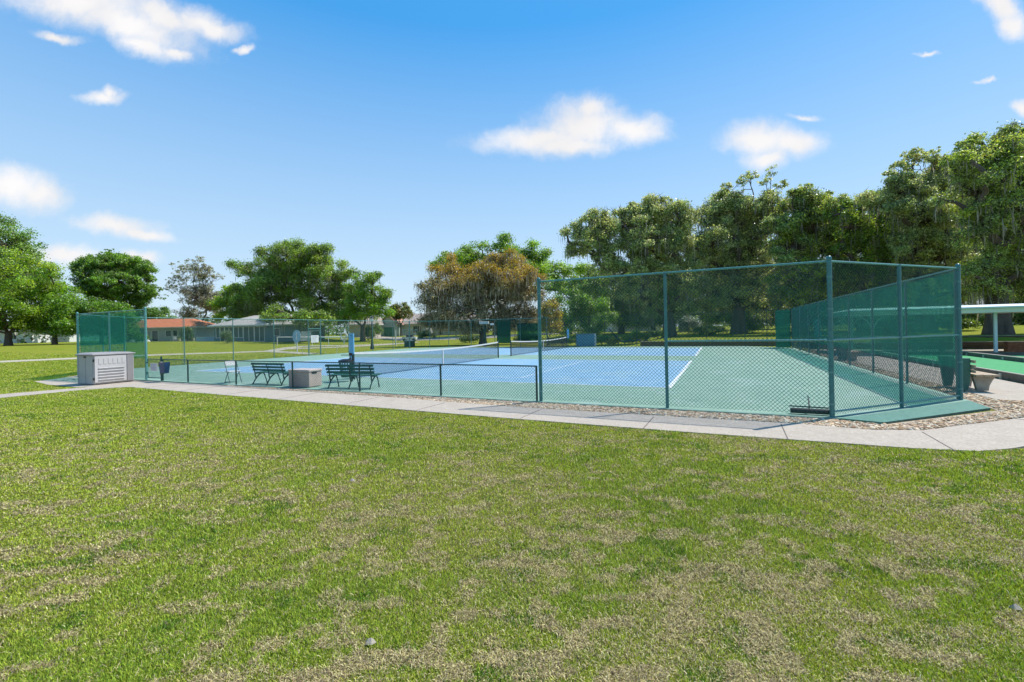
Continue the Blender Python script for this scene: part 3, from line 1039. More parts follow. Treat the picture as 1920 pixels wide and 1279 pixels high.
# low gate with its sign and bin
g = cthing('low_gate', 'small low chain link gate with a white notice on it', 'gate', 3 * S + 0.12, 0)
mb = MB()
gw = 1.04
mb.tube([(0, 0, 0.1), (0, 0, 0.9), (gw, 0, 0.9), (gw, 0, 0.1), (0, 0, 0.1)], 0.019, 8)
mb.build('gate_frame', LOWP, g)
mb = MB()
link(mb, (0.02, 0), (gw - 0.02, 0), 0.11, 0.89)
mb.build('chain_link', WIRE, g)
for z in (0.3, 0.75):
    MB().box((-0.06, 0, z), (0.14, 0.03, 0.05)).build('hinge', LOWP, g)
s_ = MB().b2(0.26, 0.80, -0.032, -0.022, 0.40, 0.72).build('notice', WHITE, g)
INK = mat('faded_violet_ink', (0.30, 0.26, 0.42), 0.7)
mb = MB()
for r_, (z, x0, x1) in enumerate([(0.67, 0.31, 0.72), (0.61, 0.34, 0.70), (0.55, 0.30, 0.74), (0.49, 0.32, 0.67), (0.44, 0.37, 0.64)]):
    x = x0
    while x < x1:
        w_ = random.uniform(0.03, 0.08)
        mb.b2(x, min(x + w_, x1), -0.0345, -0.0325, z - 0.012, z + 0.012)
        x += w_ + 0.015
mb.build('notice_print', INK, s_)
b_ = cthing('hanging_bin', 'dark blue plastic bin hung on the low gate post beside a grey flap', 'bin', GATE_A + 0.06, -0.05)
mb = MB()
v = [(0.22, -0.02, 0.30), (0.54, -0.02, 0.34), (0.54, -0.20, 0.36), (0.22, -0.20, 0.32), (0.18, 0.0, 0.74), (0.60, 0.0, 0.80), (0.62, -0.22, 0.80), (0.18, -0.22, 0.74)]
mb.add(v, [(0, 1, 2, 3), (0, 4, 5, 1), (1, 5, 6, 2), (2, 6, 7, 3), (3, 7, 4, 0)])
mb.build('bin_body', mat('navy_plastic', (0.010, 0.045, 0.115), 0.35), b_, bevel=0.01)
MB().box((0.08, -0.07, 0.54), (0.15, 0.10, 0.52), ry=-0.24).build('grey_flap', mat('grey_plastic', (0.11, 0.12, 0.12), 0.6), b_, bevel=0.01)
MB().tube([(-0.06, 0.0, 0.0), (-0.06, 0.0, 1.02)], 0.034, 10).build('gate_post', LOWP, b_)

# far gate with white notice
g = cthing('tall_gate', 'tall narrow gate in the far side fence with a square white notice', 'gate', 0, 5 * SB + 0.05)
mb = MB()
gl = 0.4 * SB - 0.1
mb.tube([(0, 0.03, 0.1), (0, 0.03, 2.1), (0, gl - 0.03, 2.1), (0, gl - 0.03, 0.1), (0, 0.03, 0.1)], 0.024, 8)
mb.tube([(0, 0.0, 2.28), (0, gl, 2.28)], 0.024, 8)
mb.build('gate_frame', RAIL, g)
mb = MB()
link(mb, (0, 0.03), (0, gl - 0.03), 0.1, 2.1)
link(mb, (0, 0.0), (0, gl), 2.3, 3.0)
mb.build('chain_link', WIRE, g)
MB().tube([(0, -0.04, 3.03), (0, gl + 0.04, 3.03)], 0.022, 8).build('top_rail', RAIL, g)
n_ = MB().b2(0.03, 0.045, 0.20, 0.98, 1.10, 1.72).build('notice', WHITE, g)
mb = MB()
for z in (1.62, 1.54, 1.46, 1.38, 1.30, 1.2):
    mb.b2(0.0455, 0.048, 0.28, 0.9 - random.uniform(0, 0.2), z - 0.014, z + 0.014)
mb.build('notice_print', mat('grey_ink', (0.3, 0.3, 0.32), 0.7), n_)


# ------------------------------------------------------------------ nets
def net(a, b0, b1, label, seed=0):
    g = cthing('tennis_net', label, 'net', a, b0)
    Ln = b1 - b0
    for y in (0, Ln):
        mb = MB()
        mb.tube([(0, y, 0), (0, y, 1.09)], 0.042, 12)
        mb.lathe((0, y, 1.09), [(0.046, 0), (0.046, 0.02), (0.02, 0.045)], 12)
        mb.build('net_post', IRON, g)
    top = lambda y: 1.07 - 0.155 * (1 - (2 * y / Ln - 1) ** 2)
    mb = MB()
    n = 60
    for i in range(n):
        y0, y1 = 0.05 + (Ln - 0.1) * i / n, 0.05 + (Ln - 0.1) * (i + 1) / n
        mb.add([(-0.02, y0, top(y0)), (0.02, y0, top(y0)), (-0.02, y1, top(y1)), (0.02, y1, top(y1)),
                (-0.022, y0, top(y0) - 0.075), (0.022, y0, top(y0) - 0.075), (-0.022, y1, top(y1) - 0.075), (0.022, y1, top(y1) - 0.075)],
               [(0, 1, 3, 2), (0, 2, 6, 4), (1, 5, 7, 3), (4, 6, 7, 5)])
    mb.build('head_band', WHITE, g)
    mb = MB()
    y = 0.07
    r_ = 0.0027
    while y < Ln - 0.05:
        mb.add([(-r_, y - r_, 0.03), (r_, y - r_, 0.03), (r_, y + r_, 0.03), (-r_, y + r_, 0.03), (-r_, y - r_, top(y) - 0.07), (r_, y - r_, top(y) - 0.07), (r_, y + r_, top(y) - 0.07), (-r_, y + r_, top(y) - 0.07)],
               [(0, 1, 5, 4), (1, 2, 6, 5), (2, 3, 7, 6), (3, 0, 4, 7)])
        y += 0.045
    k = 0.04
    while k < 0.97:
        for i in range(24):
            y0, y1 = 0.06 + (Ln - 0.12) * i / 24, 0.06 + (Ln - 0.12) * (i + 1) / 24
            z0, z1 = k * (top(y0) - 0.03), k * (top(y1) - 0.03)
            mb.add([(-r_, y0, z0 - r_), (r_, y0, z0 - r_), (r_, y0, z0 + r_), (-r_, y0, z0 + r_), (-r_, y1, z1 - r_), (r_, y1, z1 - r_), (r_, y1, z1 + r_), (-r_, y1, z1 + r_)],
                   [(0, 1, 5, 4), (1, 2, 6, 5), (2, 3, 7, 6), (3, 0, 4, 7)])
        k += 0.045
    mb.build('netting', NET, g)
    MB().b2(-0.026, 0.026, Ln / 2 - 0.03, Ln / 2 + 0.03, 0.01, 0.925).build('centre_strap', WHITE, g)
    return g


net(18.29, 2.62, 15.5, 'nearer tennis net behind the two green benches')
net(18.29, 17.45, 30.0, 'farther tennis net beyond the corner fence post')


def scoreboard(a, b, label, turn=0.0):
    g = cthing('score_post', label, 'score post', a, b, turn=turn)
    MB().box((0, 0, 1.42), (0.19, 0.06, 0.80)).build('score_panel', LBLUE, g, bevel=0.008)
    MB().box((0.0, 0, 0.96), (0.09, 0.05, 0.16)).build('lower_tab', LBLUE, g)
    MB().tube([(0.05, 0.06, 0.0), (0.05, 0.06, 1.6)], 0.024, 8).build('pole', IRON, g)
    MB().lathe((0, -0.034, 1.74), [(0.02, -0.012), (0.02, 0.012)], 8).build('bolt', BLACK, g)


scoreboard(18.52, 2.48, 'light blue upright panel on the near net post above the basket', 0.3)
scoreboard(18.29, 30.35, 'light blue upright panel at the far end of the farther net', 0.2)

# slatted basket with black lid by the near net post
g = cthing('court_basket', 'green slatted waste basket with black rim by the near net post', 'basket', 18.72, 1.98, turn=0.2)
mb = MB()
for k in range(16):
    t = 2 * math.pi * k / 16
    mb.tube([(0.17 * math.cos(t), 0.17 * math.sin(t), 0.20), (0.25 * math.cos(t), 0.25 * math.sin(t), 0.76)], 0.022, 4)
mb.build('slats', BENCHG, g)
MB().lathe((0, 0, 0.2), [(0.18, -0.03), (0.19, 0.0), (0.19, 0.03)], 16).build('basket_base', BENCHG, g)
MB().lathe((0, 0, 0.76), [(0.26, -0.03), (0.285, 0.0), (0.27, 0.05), (0.14, 0.09)], 18).build('lid', BLACK, g)
MB().tube([(0.22, 0.05, 0.0), (0.24, 0.05, 0.5), (0.26, 0.05, 1.02)], 0.03, 8).build('stand_pole', IRON, g)
MB().box((0.18, 0.04, 1.03), (0.12, 0.05, 0.10)).build('bracket', BLACK, g)
MB().box((0.0, 0.02, 1.00), (0.42, 0.04, 0.025)).build('handle_bar', BLACK, g)
MB().tube([(0.10, 0.0, 0.82), (0.16, 0.0, 0.90), (0.15, 0.0, 0.98)], 0.02, 6).build('white_hook', WHITE, g)


# ------------------------------------------------------------------ benches
def bench():
    g = thing('park_bench', '', 'bench')
    Lb = 1.78
    for i, x in enumerate((0.12, Lb / 2, Lb - 0.12)):
        mb = MB()
        # rear leg sweeps back under the seat, front leg splays forward, back upright leans
        mb.tube([(x, -0.02, 0.0), (x, 0.06, 0.14), (x, 0.16, 0.28), (x, 0.30, 0.39), (x, 0.42, 0.41)], [0.022, 0.022, 0.024, 0.026, 0.024], 6)
        mb.tube([(x, 0.56, 0.0), (x, 0.52, 0.16), (x, 0.47, 0.30), (x, 0.42, 0.40)], [0.02, 0.02, 0.022, 0.024], 6)
        mb.tube([(x, 0.12, 0.24), (x, 0.085, 0.36), (x, 0.08, 0.44), (x, 0.045, 0.60), (x, -0.02, 0.80)], [0.024, 0.024, 0.022, 0.02, 0.016], 6)
        mb.tube([(x, 0.08, 0.40), (x, 0.3, 0.405), (x, 0.56, 0.43)], 0.02, 6)
        mb.build('leg', IRON, g)
    mb = MB()
    for k in range(4):
        mb.box((Lb / 2, 0.16 + k * 0.115, 0.437 + (0.004 if k < 3 else 0.014)), (Lb, 0.085, 0.028))
    mb.build('seat', BENCHG, g, bevel=0.006)
    mb = MB()
    for z, y in ((0.545, 0.085), (0.655, 0.055), (0.77, 0.018)):
        mb.box((Lb / 2, y, z), (Lb, 0.026, 0.078), rx=-0.28)
    mb.build('backrest', BENCHG, g, bevel=0.005)
    return g


def copy_tree(o, parent=None):
    c = o.copy()
    C.objects.link(c)
    c.parent = parent
    for ch in [q for q in bpy.data.objects if q.parent == o]:
        copy_tree(ch, c)
    return c


b1 = bench()
b1.location = W(15.76, 0.22)
b1.rotation_euler = (0, 0, -TH + 0.0)
b1['label'] = 'green slatted park bench between the folding chair and the tan storage box'
b1['group'] = 'green park benches behind the low fence'
b2 = copy_tree(b1)
b2.location = W(19.72, 0.10)
b2.rotation_euler = (0, 0, -TH + 0.20)
b2['label'] = 'green slatted park bench right of the tan storage box, below the blue panel'

# storage box
g = cthing('storage_box', 'tan resin storage box between the two green benches', 'storage box', 17.98, 0.08, turn=0.05)
MB().b2(0, 0.95, 0, 0.56, 0.02, 0.53).build('box_body', TAN, g, bevel=0.015)
MB().b2(-0.02, 0.97, -0.02, 0.58, 0.535, 0.61).build('lid', mat('tan_resin_lid', (0.58, 0.47, 0.43), 0.55, var=0.1), g, bevel=0.018)
MB().b2(0.952, 0.962, 0.12, 0.34, 0.47, 0.52).build('handle', BLACK, g)

# folding chair
g = cthing('folding_chair', 'white folding chair with grey crossed legs left of the benches', 'chair', 14.45, 0.38, turn=-0.15)
GREYM = mat('grey_tube', (0.10, 0.12, 0.125), 0.35, metal=0.3)
for y in (-0.21, 0.21):
    mb = MB()
    mb.tube([(0.24, y, 0.0), (0.02, y, 0.40), (-0.19, y, 0.83)], 0.013, 8)
    mb.build('leg', GREYM, g)
    mb = MB()
    mb.tube([(-0.24, y * 0.92, 0.0), (-0.05, y * 0.92, 0.30), (0.14, y * 0.92, 0.44)], 0.013, 8)
    mb.build('leg', GREYM, g)
MB().tube([(-0.24, -0.2, 0.03), (-0.24, 0.2, 0.03)], 0.011, 8).build('stretcher', GREYM, g)
mb = MB()
mb.box((0.0, 0, 0.445), (0.42, 0.42, 0.03))
mb.build('seat', WHITE, g, bevel=0.012)
mb = MB()
mb.tube([(-0.13, -0.21, 0.66), (-0.18, -0.20, 0.80), (-0.195, -0.12, 0.85), (-0.2, 0, 0.86), (-0.195, 0.12, 0.85), (-0.18, 0.20, 0.80), (-0.13, 0.21, 0.66)], 0.014, 8)
mb.box((-0.165, 0, 0.75), (0.018, 0.38, 0.17), ry=-0.25)
mb.build('backrest', WHITE, g)

# ------------------------------------------------------------------ garden shed box
g = cthing('storage_shed', 'beige plastic storage shed with louvred doors and grey lid by the path', 'shed', 8.06, -1.86, turn=0.055)
sw, sd, sh = 1.14, 1.36, 1.15         # local x: towards the gate, local y: along the doors
MB().b2(0, sw, 0, sd, 0.03, sh).build('shed_body', BEIGE, g, bevel=0.01)
mb = MB()
mb.b2(0.02, sw - 0.02, 0.02, sd - 0.02, 0.0, 0.028)
mb.build('base', LIDG, g)
lid = MB()
lid.add([(-0.05, -0.05, sh + 0.005), (sw + 0.05, -0.05, sh + 0.005), (sw + 0.05, sd + 0.05, sh + 0.005), (-0.05, sd + 0.05, sh + 0.005),
         (-0.05, -0.05, sh + 0.05), (sw + 0.05, -0.05, sh + 0.05), (sw + 0.05, sd + 0.05, sh + 0.05), (-0.05, sd + 0.05, sh + 0.05),
         (0.1, 0.08, sh + 0.11), (sw - 0.1, 0.08, sh + 0.09), (sw - 0.1, sd - 0.08, sh + 0.09), (0.1, sd - 0.08, sh + 0.11)],
        [(3, 2, 1, 0), (0, 1, 5, 4), (1, 2, 6, 5), (2, 3, 7, 6), (3, 0, 4, 7), (4, 5, 9, 8), (5, 6, 10, 9), (6, 7, 11, 10), (7, 4, 8, 11), (8, 9, 10, 11)])
lid.build('lid', LIDG, g, bevel=0.008)
dm = mat('shed_door', (0.50, 0.475, 0.465), 0.5, var=0.05, scale=4)
d_ = MB().b2(sw + 0.002, sw + 0.03, 0.03, sd * 0.80, 0.07, sh - 0.03).build('door', dm, g, bevel=0.006)
mb = MB()
for k in range(5):
    z = 0.16 + k * 0.115
    mb.box((sw + 0.042, sd * 0.42, z), (0.03, sd * 0.62, 0.062), ry=0.45)
mb.build('louvres', dm, d_)
mb = MB()
for k in range(6):
    y = 0.16 + k * 0.155
    mb.b2(sw + 0.031, sw + 0.040, y, y + 0.10, 0.80, 1.02)
mb.build('raised_panels', dm, d_)
mb = MB()
for k in range(7):
    mb.b2(sw + 0.004, sw + 0.045, sd * 0.82 + k * 0.032, sd * 0.82 + k * 0.032 + 0.018, 0.05, sh - 0.02)
mb.build('ribbed_pilaster', BEIGE, g)
for z in (0.22, 0.95):
    MB().box((sw + 0.02, 0.0, z), (0.05, 0.035, 0.10)).build('hinge', BLACK, g)
mb = MB()
mb.box((sw * 0.50, -0.018, sh - 0.06), (0.10, 0.035, 0.06))
mb.build('latch', BLACK, g)
mb = MB()
for x in (0.08, sw * 0.5, sw - 0.08):
    mb.b2(x - 0.02, x + 0.02, -0.012, -0.001, 0.06, sh - 0.04)
mb.b2(0.12, sw - 0.12, -0.010, -0.0005, 0.34, 0.37)
mb.build('side_ribs', BEIGE, g, bevel=0.004)

# squeegee roller lying at the fence foot
g = cthing('court_roller', 'black court roller lying at the foot of the tall fence', 'roller', 32.85, 0.12)
mb = MB()
mb.tube([(0, 0, 0.07), (0.66, 0.0, 0.07)], 0.055, 12)
mb.build('roller_drum', BLACK, g)
MB().tube([(0.33, 0.02, 0.09), (0.36, 0.3, 0.26), (0.38, 0.5, 0.30)], 0.014, 6).build('handle', IRON, g)
MB().tube([(-0.02, 0.05, 0.15), (0.66, 0.05, 0.14)], 0.014, 6).build('cross_bar', IRON, g)
for k, (px, py) in enumerate(((661, 904), (695, 1211), (1905, 1146))):
    p = gpt(px, py)
    r_ = 0.03
    mb = MB()
    mb.add([(x * r_, y * r_, max(0, z) * r_) for x, y, z in [(1.2, 0, 0), (0.3, 0.9, 0.1), (-1.1, 0.5, 0), (-0.9, -0.6, 0), (0.5, -0.9, 0.1), (0.1, 0.1, 0.9), (-0.5, 0, 0.8)]], [(0, 1, 5), (1, 2, 6, 5), (2, 3, 6), (3, 4, 5, 6), (4, 0, 5)])
    o = mb.build('lawn_stone', CONC, smooth=False)
    o.location = (p.x, p.y, p.z + 0.02)
    tag(o, ['pale stone in the grass below the tan storage box', 'pale stone in the grass near the bottom centre', 'pale stone in the grass near the right edge'][k], 'stone')

# ------------------------------------------------------------------ stone benches, green lane, shelter at the right
SHADEG = mat('shaded_green_concrete', (0.05, 0.15, 0.115), 0.7, var=0.25)  # shade and the windscreen's green tint are put into this concrete colour


def stone_bench(a, b, label, group, turn=0):
    g = cthing('stone_bench', label, 'bench', a, b, group, turn=turn)
    for y in (0.12, 1.0):
        mb = MB()
        # side support: tall back part and curved seat part, cut from one slab
        prof = [(0.05, 0.0), (0.20, 0.0), (0.24, 0.2), (0.26, 0.39), (0.26, 0.84), (-0.06, 0.84), (0.0, 0.42)]
        v = [(x, y, z) for x, z in prof] + [(x, y + 0.13, z) for x, z in prof]
        n = len(prof)
        mb.add(v, [tuple(range(n)), tuple(range(n, 2 * n))[::-1]] + [(i, i + n, (i + 1) % n + n, (i + 1) % n) for i in range(n)])
        mb.build('back_support', SHADEG, g, bevel=0.01)
        mb = MB()
        prof = [(0.38, 0.0), (0.60, 0.0), (0.62, 0.14), (0.68, 0.28), (0.74, 0.37), (0.30, 0.37), (0.34, 0.2)]
        v = [(x, y, z) for x, z in prof] + [(x, y + 0.13, z) for x, z in prof]
        mb.add(v, [tuple(range(n)), tuple(range(n, 2 * n))[::-1]] + [(i, i + n, (i + 1) % n + n, (i + 1) % n) for i in range(n)])
        mb.build('leg', CONC, g, bevel=0.01)
    mb = MB()
    for k in range(3):
        mb.box((0.36 + k * 0.16, 0.625, 0.405), (0.14, 1.35, 0.05))
    mb.build('seat', PLANK, g, bevel=0.006)
    mb = MB()
    for k in range(3):
        mb.box((0.29, 0.625, 0.50 + k * 0.13), (0.035, 1.3, 0.075), ry=0.08)
    mb.build('backrest', PLANK, g, bevel=0.006)


stone_bench(37.22, 4.95, 'concrete bench with timber seat just beyond the right corner post', 'concrete benches beside the green lane')
stone_bench(36.95, 15.9, 'farther concrete bench with timber seat seen through the right fence', 'concrete benches beside the green lane')

slab('bowling_lane', [(39.72, 3.4), (43.0, 3.4), (43.0, 20.6), (39.72, 20.6)], -0.06, 0.03, LANE, 'bright green carpeted bowling lane', 'lane')
slab('bowling_lane', [(43.4, 3.4), (46.9, 3.4), (46.9, 20.6), (43.4, 20.6)], -0.06, 0.028, LANE, 'second green bowling lane beyond the timber kerb', 'lane')
KERB = mat('kerb_timber', (0.15, 0.115, 0.095), 0.85, var=0.35, scale=4, bump=0.4)
KCAP = mat('kerb_cap', (0.50, 0.45, 0.38), 0.8, var=0.15)
for i, (x0, x1, y0, y1) in enumerate([(39.5, 39.7, 3.2, 20.8), (43.02, 43.38, 3.42, 20.58), (39.72, 46.9, 20.62, 20.8), (46.92, 47.1, 3.2, 20.8), (39.72, 46.9, 3.2, 3.38)]):
    g = cthing('lane_kerb', ['long timber kerb between the concrete walk and the green lane', 'broad timber kerb dividing the two green lanes', 'timber kerb closing the far end of the green lanes', 'timber kerb along the outer side of the second lane', 'timber kerb at the near end of the green lanes'][i], 'kerb', x0, y0, 'timber kerbs round the green lanes')
    MB().b2(0, x1 - x0, 0, y1 - y0, -0.08, 0.20 if i < 2 else 0.16).build('kerb_board', KERB, g)
    mb = MB()
    if y1 - y0 > 3:
        for yy in np.arange(0.5, y1 - y0, 1.6):
            mb.b2(-0.03, -0.002, yy, yy + 0.09, -0.05, 0.16)
        mb.b2(-0.005, 0.05, 0, y1 - y0, 0.202 if i < 2 else 0.162, 0.225 if i < 2 else 0.18)
        mb.build('kerb_cap', KCAP, g)

# shelter
g = cthing('shelter', 'long white roofed open shelter on posts at the end of the green lane', 'shelter', 39.66, 21.9)
SHW = mat('shelter_white', (0.60, 0.66, 0.68), 0.5, var=0.06, scale=2)
SHU = mat('shelter_fascia', (0.60, 0.62, 0.52), 0.6, var=0.06, scale=2)
n_posts = 4
for k in range(n_posts):
    for y in (0, 4.5):
        x = k * 5.24
        mb = MB()
        mb.box((x, y, 1.12), (0.13, 0.13, 2.3))
        mb.box((x, y, 0.0), (0.30, 0.30, 0.05))
        mb.build('post', SHW, g, bevel=0.01)
        br = MB()
        br.tube([(x + 0.06, y, 1.55), (x + 0.25, y, 1.95), (x + 0.6, y, 2.2)], 0.035, 6)
        br.tube([(x - 0.06, y, 1.55), (x - 0.25, y, 1.95), (x - 0.6, y, 2.2)], 0.035, 6)
        if k == 0:
            br.build('brace', SHW, g)
mb = MB()
x0, x1 = -1.3, 17.4
mb.add([(x0, -0.7, 2.28), (x1, -0.7, 2.28), (x1, 5.2, 2.28), (x0, 5.2, 2.28), (x0 + 0.8, 2.25, 2.72), (x1 - 0.8, 2.25, 2.72),
        (x0, -0.7, 2.52), (x1, -0.7, 2.52), (x1, 5.2, 2.52), (x0, 5.2, 2.52)],
       [(6, 7, 5, 4), (7, 8, 5), (8, 9, 4, 5), (9, 6, 4)])
mb.build('roof', SHW, g)
MB().b2(x0, x1, -0.7, -0.64, 2.22, 2.519).build('fascia', SHU, g)
mb = MB()
mb.b2(x0, x1, -0.63, 5.14, 2.24, 2.28)
mb.b2(x0, x0 + 0.05, -0.63, 5.14, 2.281, 2.5)
mb.build('soffit', SHU, g)
mb = MB()
mb.tube([(x0 - 0.02, -0.76, 2.5), (x1 + 0.02, -0.76, 2.5)], 0.06, 8)
mb.build('gutter', SHW, g)


# ------------------------------------------------------------------ timber retaining walls
def timber_wall(label, p, q, z0, h, rows, group='timber retaining walls', back=0.2, m=TIMBER):
    Ln = math.hypot(q[0] - p[0], q[1] - p[1])
    ang = math.atan2(q[1] - p[1], q[0] - p[0])
    g = cthing('retaining_wall', label, 'wall', p[0], p[1], group, turn=ang)
    mb = MB()
    hh = h / rows
    for r_ in range(rows):
        x = 0.0
        while x < Ln:
            l_ = min(random.uniform(2.0, 3.2), Ln - x)
            o_ = random.uniform(-0.02, 0.02)
            mb.b2(x + 0.006, x + l_ - 0.006, o_, back + o_, z0 + r_ * hh + 0.004, z0 + (r_ + 1) * hh - 0.006)
            x += l_
    mb.build('timbers', m, g)
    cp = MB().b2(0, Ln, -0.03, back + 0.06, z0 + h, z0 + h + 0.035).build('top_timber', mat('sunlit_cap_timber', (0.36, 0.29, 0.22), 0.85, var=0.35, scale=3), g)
    return g


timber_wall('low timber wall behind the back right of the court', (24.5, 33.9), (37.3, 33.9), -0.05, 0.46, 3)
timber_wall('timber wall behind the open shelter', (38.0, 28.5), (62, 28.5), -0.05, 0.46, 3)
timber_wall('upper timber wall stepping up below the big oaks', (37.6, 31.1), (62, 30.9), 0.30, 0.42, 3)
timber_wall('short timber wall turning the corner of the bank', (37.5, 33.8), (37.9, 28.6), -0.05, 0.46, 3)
RB = mat('red_brick_edge', (0.30, 0.13, 0.075), 0.85, var=0.35, scale=6)
timber_wall('reddish brick planter edge under the shelter post', (46.5, 24.6), (55, 24.6), -0.02, 0.55, 4, 'brick planters under the shelter', 0.4, RB)
timber_wall('reddish planter edge seen through the right fence', (38.6, 28.0), (43.5, 28.0), -0.02, 0.40, 3, 'brick planters under the shelter', 0.3, RB)

# picnic table sort of bench under the shelter
g = cthing('picnic_table', 'dark low table and bench standing beneath the shelter roof', 'table', 42, 23.8)
mb = MB()
mb.b2(0, 1.8, 0, 0.7, 0.70, 0.75)
mb.build('table_top', KERB, g)
for y in (-0.45, 0.9):
    MB().b2(0, 1.8, y, y + 0.28, 0.42, 0.46).build('seat', KERB, g)
for x in (0.25, 1.5):
    MB().add([], []).box((x, 0.35, 0.36), (0.08, 0.6, 0.70)).box((x, 0.35, 0.38), (0.06, 1.55, 0.07)).build('leg', KERB, g)

# blue cooler on the right fence
g = cthing('water_station', 'tall light blue box with black lid on a post outside the right fence', 'water cooler', AW + 0.35, 21.6)
MB().b2(-0.15, 0.15, -0.12, 0.12, 1.0, 2.1).build('cooler_body', LBLUE, g, bevel=0.02)
MB().b2(-0.17, 0.17, -0.14, 0.14, 2.105, 2.26).build('lid', BLACK, g)
MB().tube([(0, 0, -0.05), (0, 0, 1.0)], 0.05, 8).build('stand_pole', IRON, g)

# box at the back fence
p = W(19.2, 33.3)
g = thing('equipment_cabinet', 'light blue cabinet with white edge behind the farther net', 'cabinet', (p[0], p[1], -0.03), -0.05)
MB().b2(-0.95, 0.85, -0.3, 0.3, 0.05, 1.28).build('cabinet_body', mat('cabinet_blue', (0.10, 0.26, 0.36), 0.5, var=0.2), g, bevel=0.02)
MB().b2(0.852, 1.02, -0.32, 0.32, 0.03, 1.33).build('white_edge', WHITE, g)
MB().b2(-1.0, 0.85, -0.34, 0.34, 1.285, 1.34).build('top', LIDG, g)


# ------------------------------------------------------------------ trees
DENSE = 1.9


def hcol(c, n, j=0.22):
    return np.array(c)[None] * (1 + rng.normal(0, j, (n, 1)))


def leaves(cent, rad, npl, size, c1, c2, flat=0.75, tone=0.25):
    """cent (k,3), rad (k,): clumps -> one quad array + colours"""
    k = len(cent)
    cnt = np.maximum(3, (npl * (rad / rad.mean()) ** 2).astype(int))
    idx = np.repeat(np.arange(k), cnt)
    n = len(idx)
    d = rng.normal(0, 1, (n, 3))
    d /= np.linalg.norm(d, axis=1)[:, None]
    rr = np.where(rng.uniform(0, 1, n) < 0.13, rng.uniform(0.9, 1.5, n), rng.uniform(0.1, 1, n) ** 0.55)
    pos = cent[idx] + d * (rr * rad[idx])[:, None] * np.array([1, 1, flat])
    # leaf frames, normals leaning outwards and upwards
    nrm = d * 0.6 + rng.normal(0, 0.75, (n, 3)) + np.array([0, 0, 0.45])
    nrm /= np.linalg.norm(nrm, axis=1)[:, None]
    t = np.cross(nrm, rng.normal(0, 1, (n, 3)))
    t /= np.linalg.norm(t, axis=1)[:, None]
    b = np.cross(nrm, t)
    s = size * rng.uniform(0.55, 1.35, n)[:, None]
    p0, p1, p2, p3 = pos - t * s * 0.5, pos + b * s * 0.27, pos + t * s * 0.5, pos - b * s * 0.27
    V = np.stack([p0, p1, p2, p3], 1)
    mixk = np.clip(rng.beta(1.2, 1.2, k), 0, 1)[idx][:, None]
    tk = (1 + rng.normal(0, tone, k))[idx][:, None]
    col = (np.array(c1) * (1 - mixk) + np.array(c2) * mixk) * np.clip(tk, 0.45, 1.7) * rng.uniform(0.45, 1.6, (n, 1))
    pale = (rng.uniform(0, 1, n) < 0.14)[:, None]  # pale highlights put into the colour of scattered leaves
    col = np.where(pale, col * 0.5 + np.array((0.22, 0.235, 0.13)), col)
    dark_ = (rng.uniform(0, 1, n) < 0.16)[:, None]
    col = np.where(dark_, col * 0.35, col)
    return V, np.clip(col, 0.003, 0.6)


def mossy(cent, rad, per, length, c1):
    k = len(cent)
    idx = np.repeat(np.arange(k), per)
    n = len(idx)
    off = rng.normal(0, 0.55, (n, 3)) * rad[idx][:, None]
    top = cent[idx] + off * np.array([1, 1, 0.25]) - np.array([0, 0, 0.25]) * rad[idx][:, None]
    Ls = length * rng.gamma(2.2, 0.30, n)
    a = rng.uniform(0, np.pi, n)
    w = rng.uniform(0.015, 0.05, n)
    ex = np.stack([np.cos(a) * w, np.sin(a) * w, np.zeros(n)], -1)
    sway = rng.normal(0, 0.08, (n, 3)) * Ls[:, None]
    sway[:, 2] = 0
    m_ = top - np.array([0, 0, 0.5]) * Ls[:, None] + sway
    e_ = top - np.array([0, 0, 1.0]) * Ls[:, None] + sway * 0.6
    V1 = np.stack([top - ex * 0.6, top + ex * 0.6, m_ + ex, m_ - ex], 1)
    V2 = np.stack([m_ - ex, m_ + ex, e_ + ex * 0.15, e_ - ex * 0.15], 1)
    col = np.array(c1)[None] * rng.uniform(0.55, 1.35, (n, 1))
    return np.concatenate([V1, V2]), np.concatenate([col, col])


def antler(tw, tips, p, d, ln_, r, depth):
    q = p + d * ln_
    m_ = p.lerp(q, 0.5) + Vector(rng.normal(0, 0.07, 3)) * ln_
    tw.tube([p, m_, q], [r, r * 0.85, r * 0.65], 5 if depth > 1 else 3, cap=False)
    if depth == 0:
        tips.append(q)
        return
    for k in range(3 if depth > 2 else random.choice((2, 3))):
        dd = (d + Vector(rng.normal(0, 0.55, 3)) + Vector((0, 0, 0.12))).normalized()
        antler(tw, tips, q if k else m_.lerp(q, 0.7), dd, ln_ * random.uniform(0.55, 0.82), r * 0.6, depth - 1)


